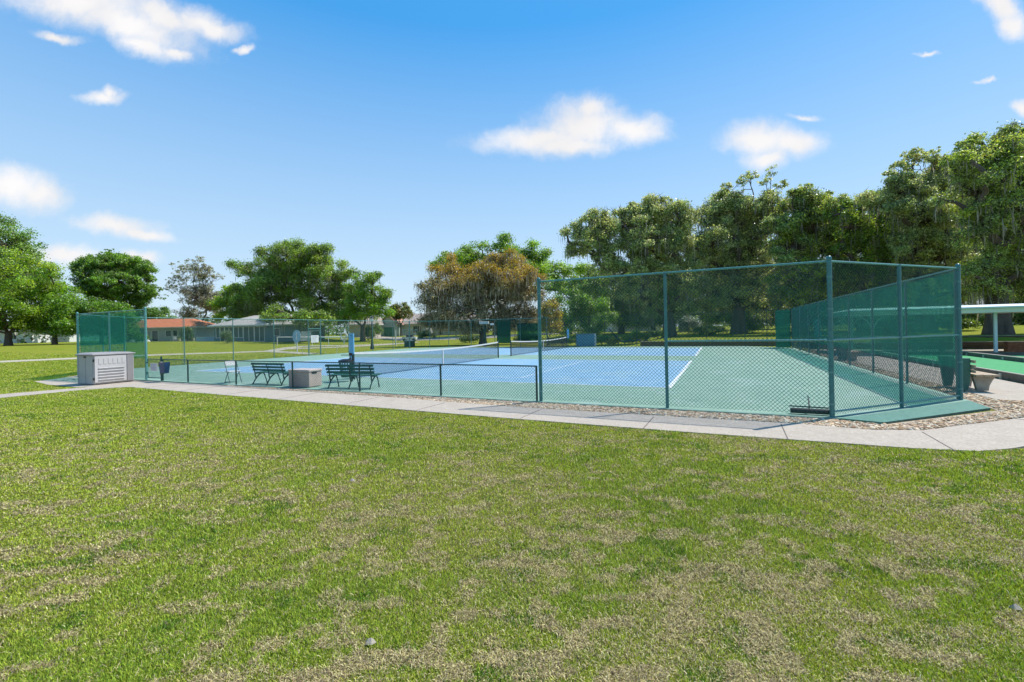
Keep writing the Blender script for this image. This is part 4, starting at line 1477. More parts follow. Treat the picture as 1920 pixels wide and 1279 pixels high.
def tree(name, label, Z, bx, blobs, c1, c2, trunk=0.45, fork=3.0, clump=1.0, npl=70, leaf=0.24, fill=1.0, moss=0, mosslen=1.0, mcol=(0.20, 0.175, 0.14), twig=0.5, group=None, dep=1.0, cat='tree', bare=0, lean=0, barkm=None, caps=None, tops=()):
    u, _ = ray(bx, 620)
    base = Vector((u * Z, Z, 0))
    base.z = float(terr(base.x, base.y)) - 0.05
    g = thing(name, label, cat, base, 0, group)
    sc_ = Z / F
    npl, leaf = npl * DENSE, leaf * 0.92
    gain = 1.25 if c1 == LG1 else (1.9 if name == 'live_oak' else 1.35 if name in ('dead_tree', 'mossy_oak', 'bush_tree') else 1.0 if name == 'shrub' else 1.5)
    c1, c2 = tuple(q * gain for q in c1), tuple(q * gain for q in c2)
    if name == 'live_oak':
        fill *= 1.02
        clump *= 0.78
        npl *= 0.72
        bare *= 2
    cents, rads, tw = [], [], MB()
    fk = Vector((lean, 0, fork))
    nb = 9
    tw.tube([(0, 0, -0.3), (0, 0, 0.05), (lean * 0.2, 0, fork * 0.35), (lean * 0.6, 0.05, fork * 0.75), fk], [trunk * 1.9, trunk * 1.3, trunk, trunk * 0.92, trunk * 0.85], nb)
    ctr = []
    for bl in blobs:
        px, py, rx, ry = bl[:4]
        if name == 'live_oak':
            rx, ry = rx * 1.08, ry * 1.02
        dz = bl[4] if len(bl) > 4 else random.uniform(-0.25, 0.25) * rx * sc_ * 2
        c = at(px, py, Z + dz)
        c = Vector((c.x - base.x, c.y - base.y, c.z - base.z))
        c.z = max(c.z, 0.6)
        ctr.append((c, rx * sc_, ry * sc_))
        if cat == 'tree' and name != 'dead_tree':
            for _ in range(2 if name != 'live_oak' else 3):
                an = random.uniform(-0.5, math.pi + 0.5)
                kk = random.uniform(0.9, 1.22)
                rs_ = random.uniform(0.22, 0.42)
                c2_ = c + Vector((math.cos(an) * rx * sc_ * kk, random.uniform(-0.6, 0.6) * rx * sc_, math.sin(an) * ry * sc_ * kk))
                ctr.append((c2_, rx * sc_ * rs_, ry * sc_ * rs_ * 0.9))
    # limbs: every mass of foliage hangs on the nearest earlier node, limb girth follows what it carries
    order = sorted(range(len(ctr)), key=lambda i: (ctr[i][0] - fk).length)
    nodes, par = [fk], {}
    idx_of = {}
    for i in order:
        c = ctr[i][0]
        best = min(range(len(nodes)), key=lambda k: (nodes[k] - c).length + 0.42 * (nodes[k] - fk).length + (0.5 * max(0, nodes[k].z - c.z)))
        idx_of[i] = len(nodes)
        par[len(nodes)] = best
        nodes.append(c)
    load = [1] * len(nodes)
    for k in range(len(nodes) - 1, 0, -1):
        load[par[k]] += load[k]
    for k in range(1, len(nodes)):
        if trunk <= 0 or fork <= 0:
            break
        s0 = nodes[par[k]] - (Vector((0, 0, min(0.5, fork * 0.2))) if par[k] == 0 else Vector((0, 0, 0)))
        c = nodes[k]
        L_ = (c - s0).length
        r0 = trunk * min(0.62, 0.16 + 0.62 * math.sqrt(load[k] / len(nodes)))
        pts = [s0]
        for t in (0.2, 0.4, 0.6, 0.8, 1.0):
            q = s0.lerp(c, t) + Vector((random.uniform(-1, 1), random.uniform(-1, 1), random.uniform(-0.6, 0.9))) * 0.07 * L_ * (1 if t < 1 else 0)
            q.z += math.sin(t * math.pi) * 0.07 * L_
            pts.append(q)
        tw.tube(pts, [r0, r0 * 0.9, r0 * 0.8, r0 * 0.7, r0 * 0.6, r0 * 0.5], 6, cap=False)
    for (c, rx, rz) in ctr:
        ry_ = (rx + rz) / 2 * dep
        area = 4 * math.pi * ((rx * ry_) ** 1.6 / 3 + (rx * rz) ** 1.6 / 3 + (ry_ * rz) ** 1.6 / 3) ** (1 / 1.6)
        k = max(5, int(area / (math.pi * clump ** 2) * 0.95 * fill))
        d = rng.normal(0, 1, (k, 3))
        d /= np.linalg.norm(d, axis=1)[:, None]
        d[:, 2] = np.where(rng.uniform(0, 1, k) < 0.3, np.abs(d[:, 2]), d[:, 2])
        rr = rng.uniform(0.35, 1.0, k) ** 0.5
        q = np.array(c)[None] + d * rr[:, None] * np.array([rx, ry_, rz])
        rad = clump * rng.uniform(0.55, 1.25, k)
        q -= d * (rad * 0.35)[:, None]
        keep = q[:, 2] > 0.3
        q, rad = q[keep], rad[keep]
        cents.append(q)
        rads.append(rad)
        nt = int(len(q) * twig)
        for i in rng.permutation(len(q))[:nt]:
            e = Vector(q[i])
            m1 = c.lerp(e, 0.45) + Vector(rng.normal(0, 0.12, 3)) * (e - c).length
            rr0 = max(0.02, min(0.09, trunk * 0.14))
            tw.tube([c, m1, e], [rr0, rr0 * 0.6, rr0 * 0.25], 4, cap=False)
            for _ in range(bare):
                dd = Vector(rng.normal(0, 1, 3))
                dd.z = abs(dd.z) * 0.8 + 0.1
                dd.normalize()
                e2 = e + dd * random.uniform(0.6, 1.5) * clump
                mm = e.lerp(e2, 0.5) + Vector(rng.normal(0, 0.12, 3))
                tw.tube([e, mm, e2], [0.035, 0.025, 0.012], 3, cap=False)
                for __ in range(2):
                    e3 = mm + Vector(rng.normal(0, 0.45, 3)) * clump
                    tw.tube([mm, e3], [0.02, 0.01], 3, cap=False)
    tips = []
    for (x0, y0, x1, y1) in tops:
        p0, p1 = at(x0, y0, Z), at(x1, y1, Z)
        p0, p1 = [Vector((q.x - base.x, q.y - base.y, q.z - base.z)) for q in (p0, p1)]
        dv = p1 - p0
        near_ = min(nodes, key=lambda q: (q - p0).length)
        tw.tube([near_, near_.lerp(p0, 0.5) + Vector((0.1, 0, 0.1)), p0], [0.14, 0.12, 0.10], 5, cap=False)
        antler(tw, tips, p0, dv.normalized(), dv.length * 0.40, 0.075, 5)
    if tips:
        tips = [q for q in tips if random.random() < 0.55]
        cents.append(np.array([tuple(q) for q in tips]))
        rads.append(np.full(len(tips), clump * 0.27))
    cents, rads = np.concatenate(cents), np.concatenate(rads)
    V, col = leaves(cents, rads, npl, leaf, c1, c2)
    if caps is not None:
        # sunlit outer growth of another colour high in the crown
        zt = V[:, :, 2].mean(1)
        f_ = sstep(caps[0], caps[1], zt + rng.normal(0, 0.5, len(zt)))[:, None]
        col = col * (1 - f_) + (np.array(caps[2])[None] * rng.uniform(0.6, 1.4, (len(zt), 1))) * f_
    quads('crown', V, LEAF, col, g)
    tw.build('trunk', barkm or BARK, g)
    if moss:
        sel = rng.uniform(0, 1, len(cents)) < 0.75
        if tips:
            sel[-len(tips):] = False
        V, col = mossy(cents[sel], rads[sel], moss, mosslen, mcol)
        ok = V[:, :, 2].min(1) > 0.15
        quads('hanging_moss', V[ok], MOSSM, col[ok], g)
    return g


LG1, LG2 = (0.125, 0.245, 0.020), (0.265, 0.375, 0.034)      # bright spring green
DG1, DG2 = (0.072, 0.130, 0.024), (0.12, 0.21, 0.024)      # oak green
OG1, OG2 = (0.125, 0.165, 0.060), (0.300, 0.335, 0.095)      # olive with yellow

# left hand trees
tree('tree', 'tall bluish green tree at the left edge behind the bright bushes', 78, -10, [(15, 462, 48, 42), (-40, 470, 55, 55), (50, 500, 40, 35), (-80, 540, 60, 60), (0, 540, 55, 50), (70, 540, 38, 34)], (0.08, 0.165, 0.03), (0.15, 0.235, 0.04), 0.5, 4, 1.3, 75, 0.34)
tree('tree', 'bright green rounded tree nearest the left edge', 62, 15, [(20, 520, 62, 52), (-45, 540, 60, 55), (62, 560, 45, 36), (5, 590, 60, 34), (75, 598, 42, 24), (-60, 600, 50, 30)], LG1, LG2, 0.4, 2.2, 1.0, 90, 0.27)
tree('tree', 'bright green low tree between the left edge and the tall fence corner', 64, 102, [(130, 600, 26, 30), (105, 560, 42, 34), (80, 590, 42, 28), (125, 598, 28, 28), (112, 616, 28, 16), (60, 616, 34, 14), (20, 612, 34, 14), (130, 622, 20, 12)], LG1, (0.12, 0.24, 0.02), 0.3, 1.6, 0.9, 90, 0.26)
tree('oak_tree', 'spreading oak with open limbs above the green corner screen', 74, 226, [(215, 498, 62, 24), (255, 512, 35, 20), (180, 505, 34, 24), (165, 535, 26, 26), (272, 545, 24, 14), (215, 530, 48, 22), (245, 570, 22, 18), (262, 566, 18, 10), (195, 560, 30, 20), (232, 548, 30, 18)], DG1, (0.13, 0.24, 0.025), 0.42, 3.6, 0.62, 52, 0.25, fill=0.85, twig=0.9, tops=[(255, 545, 285, 520), (240, 560, 290, 548), (215, 530, 170, 495), (220, 510, 200, 480)])
tree('tree', 'bright green bushy tree directly behind the green corner screen', 66, 190, [(180, 585, 38, 28), (215, 590, 34, 26), (195, 615, 40, 22), (240, 600, 24, 24), (160, 610, 20, 24), (235, 628, 25, 12)], LG1, (0.10, 0.21, 0.02), 0.25, 1.4, 0.9, 85, 0.26)
tree('tree', 'small far green tree right of the spreading oak', 110, 290, [(285, 586, 18, 12), (300, 592, 14, 9), (270, 590, 14, 14), (318, 600, 10, 7)], (0.06, 0.13, 0.02), (0.10, 0.18, 0.03), 0.3, 3, 0.9, 60, 0.35)
tree('dead_tree', 'half bare greyish brown tree rising behind the two left houses', 92, 378, [(375, 520, 16, 12), (365, 560, 28, 24), (390, 580, 28, 24), (350, 588, 24, 14), (405, 560, 16, 18), (385, 545, 20, 16)], (0.20, 0.20, 0.11), (0.26, 0.26, 0.17), 0.35, 4, 0.9, 11, 0.28, twig=1.0, bare=3, tops=[(360, 560, 336, 500), (368, 555, 352, 492), (375, 550, 372, 490), (380, 550, 396, 500), (352, 580, 322, 535), (355, 575, 330, 515), (385, 560, 405, 520)], barkm=mat('grey_bark', (0.14, 0.125, 0.115), 0.9, var=0.4))
tree('tree', 'bright green tree between the half bare tree and the great oak', 84, 450, [(448, 552, 34, 26), (420, 572, 24, 20), (465, 580, 28, 22), (440, 588, 30, 14)], LG1, LG2, 0.35, 3, 0.9, 80, 0.3)
tree('oak_tree', 'great spreading oak with moss above the grey roofed house', 79, 560, [(540, 478, 38, 26), (570, 480, 30, 20), (500, 500, 38, 24), (460, 505, 26, 18), (595, 498, 42, 28), (620, 520, 42, 30), (560, 520, 60, 38), (505, 540, 46, 34), (480, 560, 34, 26), (540, 565, 60, 30), (600, 560, 52, 32), (640, 555, 32, 32), (625, 588, 44, 18), (500, 585, 34, 16), (560, 592, 40, 10), (455, 582, 24, 20), (655, 596, 26, 14), (535, 530, 50, 30), (545, 597, 26, 9, -13), (580, 600, 26, 10, -12), (515, 592, 16, 6, -9), (555, 460, 18, 14)], DG1, (0.20, 0.29, 0.035), 0.62, 3.4, 1.05, 95, 0.27, moss=7, mosslen=1.3, mcol=(0.26, 0.235, 0.18))
tree('oak_tree', 'smaller mossy oak right of the great oak', 76, 680, [(680, 530, 28, 22), (700, 552, 26, 24), (670, 565, 30, 28), (712, 578, 20, 18), (690, 590, 34, 14), (655, 590, 20, 14), (725, 560, 10, 12)], (0.09, 0.18, 0.02), (0.18, 0.29, 0.028), 0.42, 2.6, 0.9, 85, 0.26, moss=3, mosslen=1.2)
tree('tree', 'low far tree with rusty tips beside the peach roofed house', 100, 752, [(745, 582, 16, 12), (762, 590, 14, 12), (735, 590, 14, 12)], (0.09, 0.14, 0.02), (0.16, 0.14, 0.04), 0.25, 3, 0.8, 60, 0.33)
# middle
tree('oak_tree', 'green oak standing behind the orange mossy oak', 88, 930, [(850, 492, 34, 24), (880, 486, 30, 18), (940, 474, 42, 22), (985, 482, 40, 22), (1010, 498, 34, 20), (1050, 512, 36, 26), (1090, 530, 28, 24), (905, 500, 50, 28), (980, 520, 70, 36), (1060, 550, 45, 34), (900, 545, 60, 40), (1100, 560, 28, 26)], DG1, (0.19, 0.33, 0.026), 0.6, 4, 1.3, 90, 0.34)
tree('mossy_oak', 'orange tipped oak draped in grey moss behind the nets', 58, 905, [(845, 512, 30, 26), (825, 545, 36, 32), (800, 570, 26, 22), (870, 545, 40, 36), (915, 512, 44, 32), (940, 500, 38, 24), (965, 530, 40, 36), (985, 560, 26, 32), (930, 560, 52, 36), (870, 590, 52, 26), (955, 598, 40, 22), (815, 598, 26, 18), (905, 540, 40, 30), (1000, 590, 14, 20), (840, 608, 34, 14), (900, 612, 34, 12), (960, 612, 34, 12), (795, 600, 16, 14), (990, 520, 20, 24)], (0.19, 0.165, 0.09), (0.29, 0.24, 0.12), 0.5, 1.8, 0.85, 50, 0.22, fill=1.5, moss=14, mosslen=1.0, mcol=(0.50, 0.43, 0.32), twig=0.8, bare=1, caps=(6.2, 9.6, (0.38, 0.29, 0.05)))
tree('bush_tree', 'small golden weeping tree beside the tall corner post', 52, 1028, [(1032, 592, 20, 20), (1040, 612, 18, 18), (1022, 615, 16, 16), (1025, 575, 12, 10)], (0.36, 0.26, 0.018), (0.26, 0.24, 0.03), 0.12, 0.9, 0.6, 80, 0.18, moss=3, mosslen=0.7)
tree('tree', 'bright green bushy tree seen through the tall fence left of the second post', 62, 1108, [(1110, 575, 34, 28), (1085, 600, 30, 24), (1125, 600, 26, 22), (1100, 625, 34, 14), (1075, 560, 22, 20), (1060, 610, 20, 20)], LG1, (0.10, 0.21, 0.02), 0.3, 1.5, 0.9, 85, 0.25)
# right hand oaks
MC = (0.27, 0.25, 0.18)
tree('live_oak', 'leftmost of the big live oaks, its long limb reaching towards the golden tree', 50, 1255, [(1100, 448, 34, 22), (1130, 430, 34, 24), (1165, 425, 38, 26), (1200, 405, 38, 28), (1240, 400, 42, 28), (1275, 420, 34, 30), (1150, 470, 36, 24), (1210, 450, 50, 34), (1265, 465, 40, 38), (1180, 505, 36, 26), (1240, 515, 46, 34), (1130, 500, 22, 18), (1090, 470, 18, 14), (1290, 530, 34, 34), (1200, 555, 34, 24), (1260, 580, 40, 22)], OG1, OG2, 0.7, 3.0, 0.85, 62, 0.22, fill=0.85, moss=4, mosslen=1.3, mcol=MC, twig=0.7, bare=1, tops=[(1240, 410, 1238, 372), (1195, 410, 1180, 385), (1110, 440, 1080, 425), (1100, 470, 1072, 462)])
tree('live_oak', 'live oak with a bare forked top rising over the middle of the tall fence', 52, 1385, [(1395, 388, 30, 18), (1370, 392, 36, 22), (1440, 380, 30, 22), (1335, 405, 36, 28), (1370, 425, 48, 34), (1420, 425, 46, 34), (1340, 455, 38, 36), (1400, 475, 55, 38), (1350, 510, 44, 36), (1430, 520, 44, 36), (1380, 560, 55, 30), (1330, 575, 36, 24), (1440, 575, 36, 24)], OG1, OG2, 0.8, 3.2, 0.9, 60, 0.22, fill=0.9, moss=4, mosslen=1.2, mcol=MC, twig=0.8, bare=1, tops=[(1412, 375, 1408, 325), (1435, 380, 1462, 335), (1380, 380, 1362, 345)])
tree('live_oak', 'live oak between the bare forked top and the right corner post', 48, 1500, [(1520, 375, 22, 26), (1500, 395, 30, 22), (1545, 390, 26, 20), (1475, 420, 34, 26), (1530, 425, 46, 30), (1585, 425, 28, 24), (1490, 465, 42, 34), (1550, 470, 46, 34), (1510, 515, 52, 34), (1570, 525, 40, 34), (1480, 560, 40, 28), (1545, 570, 48, 24)], OG1, (0.19, 0.255, 0.03), 0.7, 3.2, 0.85, 62, 0.21, fill=0.95, moss=4, mosslen=1.2, mcol=MC, twig=0.8, bare=1, tops=[(1520, 400, 1518, 345), (1555, 395, 1575, 362), (1490, 400, 1478, 362)])
tree('live_oak', 'darker live oak right behind the right corner post', 46, 1625, [(1615, 395, 30, 22), (1645, 385, 26, 20), (1600, 425, 34, 28), (1650, 430, 42, 34), (1690, 440, 34, 34), (1620, 470, 46, 34), (1675, 490, 46, 38), (1615, 520, 42, 34), (1680, 545, 44, 30), (1630, 565, 46, 24)], (0.07, 0.135, 0.022), (0.17, 0.24, 0.03), 0.7, 3.0, 0.85, 66, 0.21, fill=1.0, moss=4, mosslen=1.2, mcol=MC, twig=0.6)
tree('live_oak', 'tall live oak with thin open top left of the highest crown', 42, 1735, [(1700, 345, 34, 16), (1700, 365, 44, 30), (1745, 350, 40, 34), (1790, 345, 34, 30), (1680, 400, 36, 28), (1735, 405, 48, 36), (1785, 410, 44, 38), (1715, 455, 44, 34), (1770, 475, 48, 36), (1730, 520, 46, 34), (1790, 545, 42, 28)], OG1, OG2, 0.75, 3.2, 0.8, 66, 0.19, fill=0.9, moss=4, mosslen=1.2, mcol=MC, twig=0.8, bare=1, tops=[(1715, 345, 1700, 290), (1740, 345, 1748, 295), (1700, 345, 1668, 312), (1790, 340, 1800, 290)])
tree('live_oak', 'highest live oak at the right edge with a thick trunk behind the shelter', 34, 1872, [(1860, 285, 48, 30), (1900, 275, 42, 28), (1825, 310, 40, 28), (1880, 330, 56, 38), (1935, 320, 44, 50), (1830, 365, 46, 38), (1890, 395, 54, 42), (1845, 430, 50, 36), (1940, 410, 44, 46), (1905, 465, 50, 38), (1850, 500, 46, 32), (1920, 530, 46, 30), (1980, 360, 50, 60), (1990, 480, 50, 60), (1865, 545, 30, 18)], OG1, (0.20, 0.27, 0.03), 0.72, 3.4, 0.75, 72, 0.165, fill=0.95, moss=4, mosslen=1.0, mcol=MC, twig=0.7, bare=1, tops=[(1830, 300, 1812, 268), (1880, 280, 1878, 252), (1912, 275, 1915, 250)])

# further growth filling the gap below the crowns
# darker oaks standing behind the first row, so the view under the crowns closes
for k, (px, Z, lab, top) in enumerate([
        (1165, 74, 'dark oak of the back row left of the white house', 520), (1285, 72, 'dark oak of the back row behind the leftmost live oak', 425),
        (1400, 70, 'dark oak of the back row behind the bare forked top', 400), (1500, 68, 'dark oak of the back row left of the corner post', 390),
        (1600, 66, 'dark oak of the back row right of the corner post', 392), (1705, 62, 'dark oak of the back row behind the tall open topped oak', 370),
        (1800, 58, 'dark oak of the back row left of the thick trunk', 350), (1930, 56, 'dark oak of the back row at the right edge', 340)]):
    bl = []
    for q in range(13):
        bl.append((px + random.uniform(-58, 58), random.uniform(top + 5, 590), random.uniform(34, 48), random.uniform(24, 34)))
    bl += [(px - 35, 600, 34, 14), (px + 32, 604, 34, 14)]
    tree('live_oak', lab, Z, px, bl, (0.075, 0.13, 0.026), (0.19, 0.25, 0.045), 0.5, 2.6, 1.15, 60, 0.30, fill=1.0, moss=4, mosslen=1.3, mcol=MC, twig=0.3, group='back row of dark oaks')

SH1, SH2 = (0.045, 0.095, 0.014), (0.12, 0.19, 0.02)
for k, (px, Z, w_, h_, lab, ca, cb_) in enumerate([
        (1128, 46.5, 26, 10, 'clipped green shrub behind the blue cabinet', (0.10, 0.20, 0.02), (0.16, 0.26, 0.03)),
        (1150, 46.0, 12, 9, 'round yellow shrub left of the low black limb', (0.27, 0.26, 0.02), (0.34, 0.30, 0.03)),
        (1192, 48, 32, 13, 'broad lime green shrub above the low black limb', (0.15, 0.24, 0.02), (0.24, 0.30, 0.03)),
        (1232, 47, 22, 7, 'low yellow green shrub right of the low black limb', (0.22, 0.24, 0.02), (0.28, 0.27, 0.03)),
        (1330, 47, 42, 11, 'dark green shrub below the live oaks', SH1, SH2),
        (1290, 55, 28, 20, 'pale sage green rounded shrub below the live oaks', (0.20, 0.25, 0.19), (0.27, 0.31, 0.25)),
        (1410, 52, 24, 10, 'small bright shrub between the oak trunks', (0.09, 0.18, 0.02), (0.15, 0.24, 0.02)),
        (1055, 48, 26, 9, 'green shrub beside the blue cabinet left side', (0.08, 0.17, 0.02), (0.13, 0.22, 0.02)),
        (990, 62, 30, 10, 'dark shrub under the orange mossy oak', SH1, SH2),
        (880, 66, 22, 9, 'leafy shrub left of the white lamp head', SH1, SH2),
        (425, 62, 14, 14, 'bluish green shrub at the corner of the screened porch', (0.06, 0.12, 0.05), (0.11, 0.17, 0.06)),
        (350, 72, 13, 16, 'small green tree between the red roof and the grey roof', (0.08, 0.16, 0.05), (0.12, 0.2, 0.06)),
        (255, 70, 18, 13, 'green shrub left of the red roofed house', (0.05, 0.12, 0.03), (0.10, 0.17, 0.04)),
        (690, 78, 14, 16, 'dark shrub before the tan garage house', SH1, SH2),
        (708, 90, 10, 16, 'bright slim shrub left of the green garage door', (0.09, 0.18, 0.02), (0.14, 0.24, 0.02)),
        (800, 82, 20, 10, 'dark shrub right of the utility box', SH1, SH2),
        (1660, 38, 60, 16, 'dark shrub mass seen through the long windscreen', SH1, SH2),
        (1800, 40, 44, 12, 'leafy shrub seen under the shelter roof left of the thick trunk', SH1, SH2)]):
    y0 = at(px, 600, Z)
    gz = float(terr(y0.x, y0.y))
    pyg = HY + F * (CH - gz) / Z - 0.0206 * (px - 960)
    tree('shrub', lab, Z, px, [(px - w_ * 0.4, pyg - h_ * 0.75, w_ * 0.55, h_ * 0.8, 0), (px + w_ * 0.35, pyg - h_ * 0.65, w_ * 0.6, h_ * 0.75, 0.3), (px, pyg - h_ * 1.15, w_ * 0.5, h_ * 0.75, 0.2)], ca, cb_, 0.05, 0.3, 0.45, 60, 0.16, cat='shrub', twig=0.2)

# low black limb lying along the bank
g = thing('low_limb', 'black sinuous low limb arching over the bank beyond the court', 'branch', tuple(at(1165, 640, 46)[:2]) + (0.35,))
p0 = g.location.copy()
pts = [at(x, y, 46) - p0 for x, y in [(1142, 617), (1152, 628), (1164, 640), (1172, 641), (1180, 638), (1188, 640), (1196, 637), (1206, 641), (1213, 637), (1219, 629)]]
MB().tube(pts, [0.05, 0.07, 0.09, 0.09, 0.1, 0.1, 0.1, 0.09, 0.08, 0.05], 6).build('limb', IRON, g)

# far wooded horizon
pos, rad = [], []
for k in range(900):
    an = R(random.uniform(15, 165))
    d_ = random.uniform(135, 230)
    x, y = math.cos(an) * d_, math.sin(an) * d_
    pos.append((x, y, float(terr(x, y)) + random.uniform(0.5, 7.5) * (0.8 if x < 20 else 1.2)))
    rad.append(random.uniform(2.2, 4.5))
V, col = leaves(np.array(pos), np.array(rad), 60, 1.0, (0.045, 0.10, 0.025), (0.085, 0.15, 0.03))
tag(quads('treeline', V, LEAF, col), 'distant belt of woods beyond the houses', 'woods', kind='stuff')


# ------------------------------------------------------------------ houses
def house(label, px0, px1, Z, eave, ridge, depth, wall, roof, openings=(), overhang=0.5, hipl=2.5, hipr=2.5, group='houses beyond the lawn', screened=False, yaw=0.0, gable_face=False, trim=WHITE):
    """front wall spans the two picture columns at distance Z; openings: (from, to, z0, z1, kind) in metres along the wall"""
    A, Bp = at(px0, 640, Z), at(px1, 640, Z)
    Lw = Bp.x - A.x
    z = float(terr((A.x + Bp.x) / 2, Z)) - 0.1
    g = thing('house', label, 'house', (A.x, Z, z), yaw, group)
    wl = MB()
    # front wall cut round its openings
    ops = sorted([o for o in openings], key=lambda o: o[0])
    x = 0
    for (a, b, z0, z1, kd) in ops:
        if a > x:
            wl.b2(x, a, 0, 0.2, 0, eave)
        if z0 > 0:
            wl.b2(a, b, 0, 0.2, 0, z0)
        wl.b2(a, b, 0, 0.2, z1, eave)
        x = b
    if x < Lw:
        wl.b2(x, Lw, 0, 0.2, 0, eave)
    wl.b2(0, 0.2, 0.2, depth, 0, eave)
    wl.b2(Lw - 0.2, Lw, 0.2, depth, 0, eave)
    wl.b2(0.2, Lw - 0.2, depth - 0.2, depth, 0, eave)
    if gable_face:
        wl.add([(0, 0.1, eave), (Lw, 0.1, eave), (Lw / 2, 0.1, ridge - 0.1), (0, 0.2, eave), (Lw, 0.2, eave), (Lw / 2, 0.2, ridge - 0.1)], [(0, 1, 2), (3, 5, 4), (0, 2, 5, 3), (1, 4, 5, 2), (0, 3, 4, 1)])
    wl.build('wall', wall, g)
    o_ = overhang
    rf = MB()
    e = eave - 0.05
    if gable_face:
        v = [(-o_, -o_, e), (Lw / 2, -o_, ridge), (Lw + o_, -o_, e), (-o_, depth + o_, e), (Lw / 2, depth + o_, ridge), (Lw + o_, depth + o_, e)]
        v += [(p[0], p[1], p[2] + 0.14) for p in v]
        rf.add(v, [(6, 7, 10, 9), (7, 8, 11, 10), (0, 3, 4, 1), (1, 4, 5, 2), (0, 1, 7, 6), (1, 2, 8, 7), (3, 9, 10, 4), (4, 10, 11, 5), (0, 6, 9, 3), (2, 5, 11, 8)])
    else:
        v = [(-o_, -o_, e + 0.14), (Lw + o_, -o_, e + 0.14), (Lw + o_, depth + o_, e + 0.14), (-o_, depth + o_, e + 0.14), (hipl - o_, depth / 2, ridge), (Lw + o_ - hipr, depth / 2, ridge),
             (-o_, -o_, e), (Lw + o_, -o_, e), (Lw + o_, depth + o_, e), (-o_, depth + o_, e)]
        rf.add(v, [(0, 1, 5, 4), (1, 2, 5), (2, 3, 4, 5), (3, 0, 4), (6, 9, 8, 7)])
    rf.build('roof', roof, g)
    tr = MB()
    if not gable_face:
        tr.b2(-o_, Lw + o_, -o_ - 0.03, -o_, e - 0.02, e + 0.17)
        tr.b2(-o_ - 0.03, -o_, -o_, depth + o_, e - 0.02, e + 0.17)
        tr.b2(Lw + o_, Lw + o_ + 0.03, -o_, depth + o_, e - 0.02, e + 0.17)
        tr.build('fascia', trim, g)
    for (a, b, z0, z1, kd) in ops:
        if kd == 'garage':
            MB().b2(a + 0.02, b - 0.02, 0.08, 0.14, z0, z1 - 0.02).build('garage_door', mat('green_garage_door', (0.01, 0.13, 0.06), 0.5), g)
            continue
        fr = MB()
        w_ = 0.07
        fr.b2(a, a + w_, -0.03, 0.1, z0, z1)
        fr.b2(b - w_, b, -0.03, 0.1, z0, z1)
        fr.b2(a + w_, b - w_, -0.03, 0.1, z1 - w_, z1)
        fr.b2(a + w_, b - w_, -0.03, 0.1, z0, z0 + w_)
        if b - a > 1.3:
            fr.b2((a + b) / 2 - 0.04, (a + b) / 2 + 0.04, -0.03, 0.1, z0 + w_, z1 - w_)
        f_ = fr.build('door' if kd == 'door' else ('screen' if kd == 'screen' else 'window'), trim, g)
        MB().b2(a + w_, b - w_, 0.04, 0.06, z0 + w_, z1 - w_).build('pane', GLASS if kd != 'screen' else mat('dark_porch_screen', (0.055, 0.085, 0.085), 0.5, var=0.3, scale=0.6), f_)
    return g


def rmat(name, c1, c2):
    m, t, p = newmat(name)
    tcn = N(t, 'ShaderNodeTexCoord')
    w_ = N(t, 'ShaderNodeTexBrick')
    w_.inputs['Scale'].default_value = 1.0
    w_.inputs['Brick Width'].default_value = 0.35
    w_.inputs['Row Height'].default_value = 0.18
    w_.inputs['Mortar Size'].default_value = 0.02
    w_.inputs['Color1'].default_value = c1 + (1,)
    w_.inputs['Color2'].default_value = c2 + (1,)
    w_.inputs['Mortar'].default_value = tuple(c * 0.45 for c in c1) + (1,)
    L(t, tcn.outputs['Object'], w_.inputs['Vector'])
    L(t, w_.outputs['Color'], p.inputs['Base Color'])
    p.inputs['Roughness'].default_value = 0.9
    MATS[name] = m
    return m


RED = rmat('red_shingle', (0.56, 0.175, 0.075), (0.64, 0.22, 0.10))
GREY = rmat('grey_shingle', (0.36, 0.335, 0.30), (0.46, 0.43, 0.39))
PEACH = rmat('peach_shingle', (0.52, 0.27, 0.18), (0.58, 0.32, 0.22))
TANR = rmat('tan_shingle', (0.36, 0.29, 0.25), (0.42, 0.35, 0.30))
BLUEW = mat('pale_blue_siding', (0.30, 0.36, 0.38), 0.7, var=0.1, scale=2, stretch=(1, 1, 6))
TEALW = mat('blue_grey_siding', (0.10, 0.155, 0.18), 0.7, var=0.1, scale=2, stretch=(1, 1, 6))
CREAM = mat('cream_wall', (0.55, 0.50, 0.42), 0.8, var=0.1, scale=2)
WWALL = mat('white_wall', (0.62, 0.62, 0.62), 0.8, var=0.1, scale=2)
SAGE = mat('sage_wall', (0.36, 0.42, 0.36), 0.8, var=0.1, scale=2)

house('red roofed house with pale walls beyond the far lawn', 228, 368, 80, 2.55, 4.35, 8, BLUEW, RED, [(4.8, 5.2, 0.1, 2.1, 'door'), (5.5, 6.7, 0.1, 2.15, 'door'), (8.0, 9.1, 0.9, 2.1, 'window'), (9.3, 10.2, 0.9, 2.1, 'window'), (11.7, 12.9, 0.2, 2.1, 'window')], hipl=1.5, hipr=4.0)
house('grey roofed house with dark screened porch beyond the far lawn', 402, 563, 68, 2.6, 4.35, 9, TEALW, GREY,
      [(0.25, 0.9, 0.75, 2.45, 'screen'), (0.9, 1.6, 0.1, 2.45, 'screen'), (1.6, 3.0, 0.75, 2.45, 'screen'), (3.0, 4.5, 0.75, 2.45, 'screen'), (4.5, 6.2, 0.1, 2.45, 'screen'), (6.2, 7.8, 0.1, 2.45, 'screen'), (9.2, 10.2, 0.9, 2.1, 'window')], hipl=4.2, hipr=3.0, overhang=0.6)
g = thing('knee_wall', 'low pale blue wall in front of the gap left of the screened porch', 'wall', (at(368, 640, 69).x, 69, float(terr(-48, 69)) - 0.1))
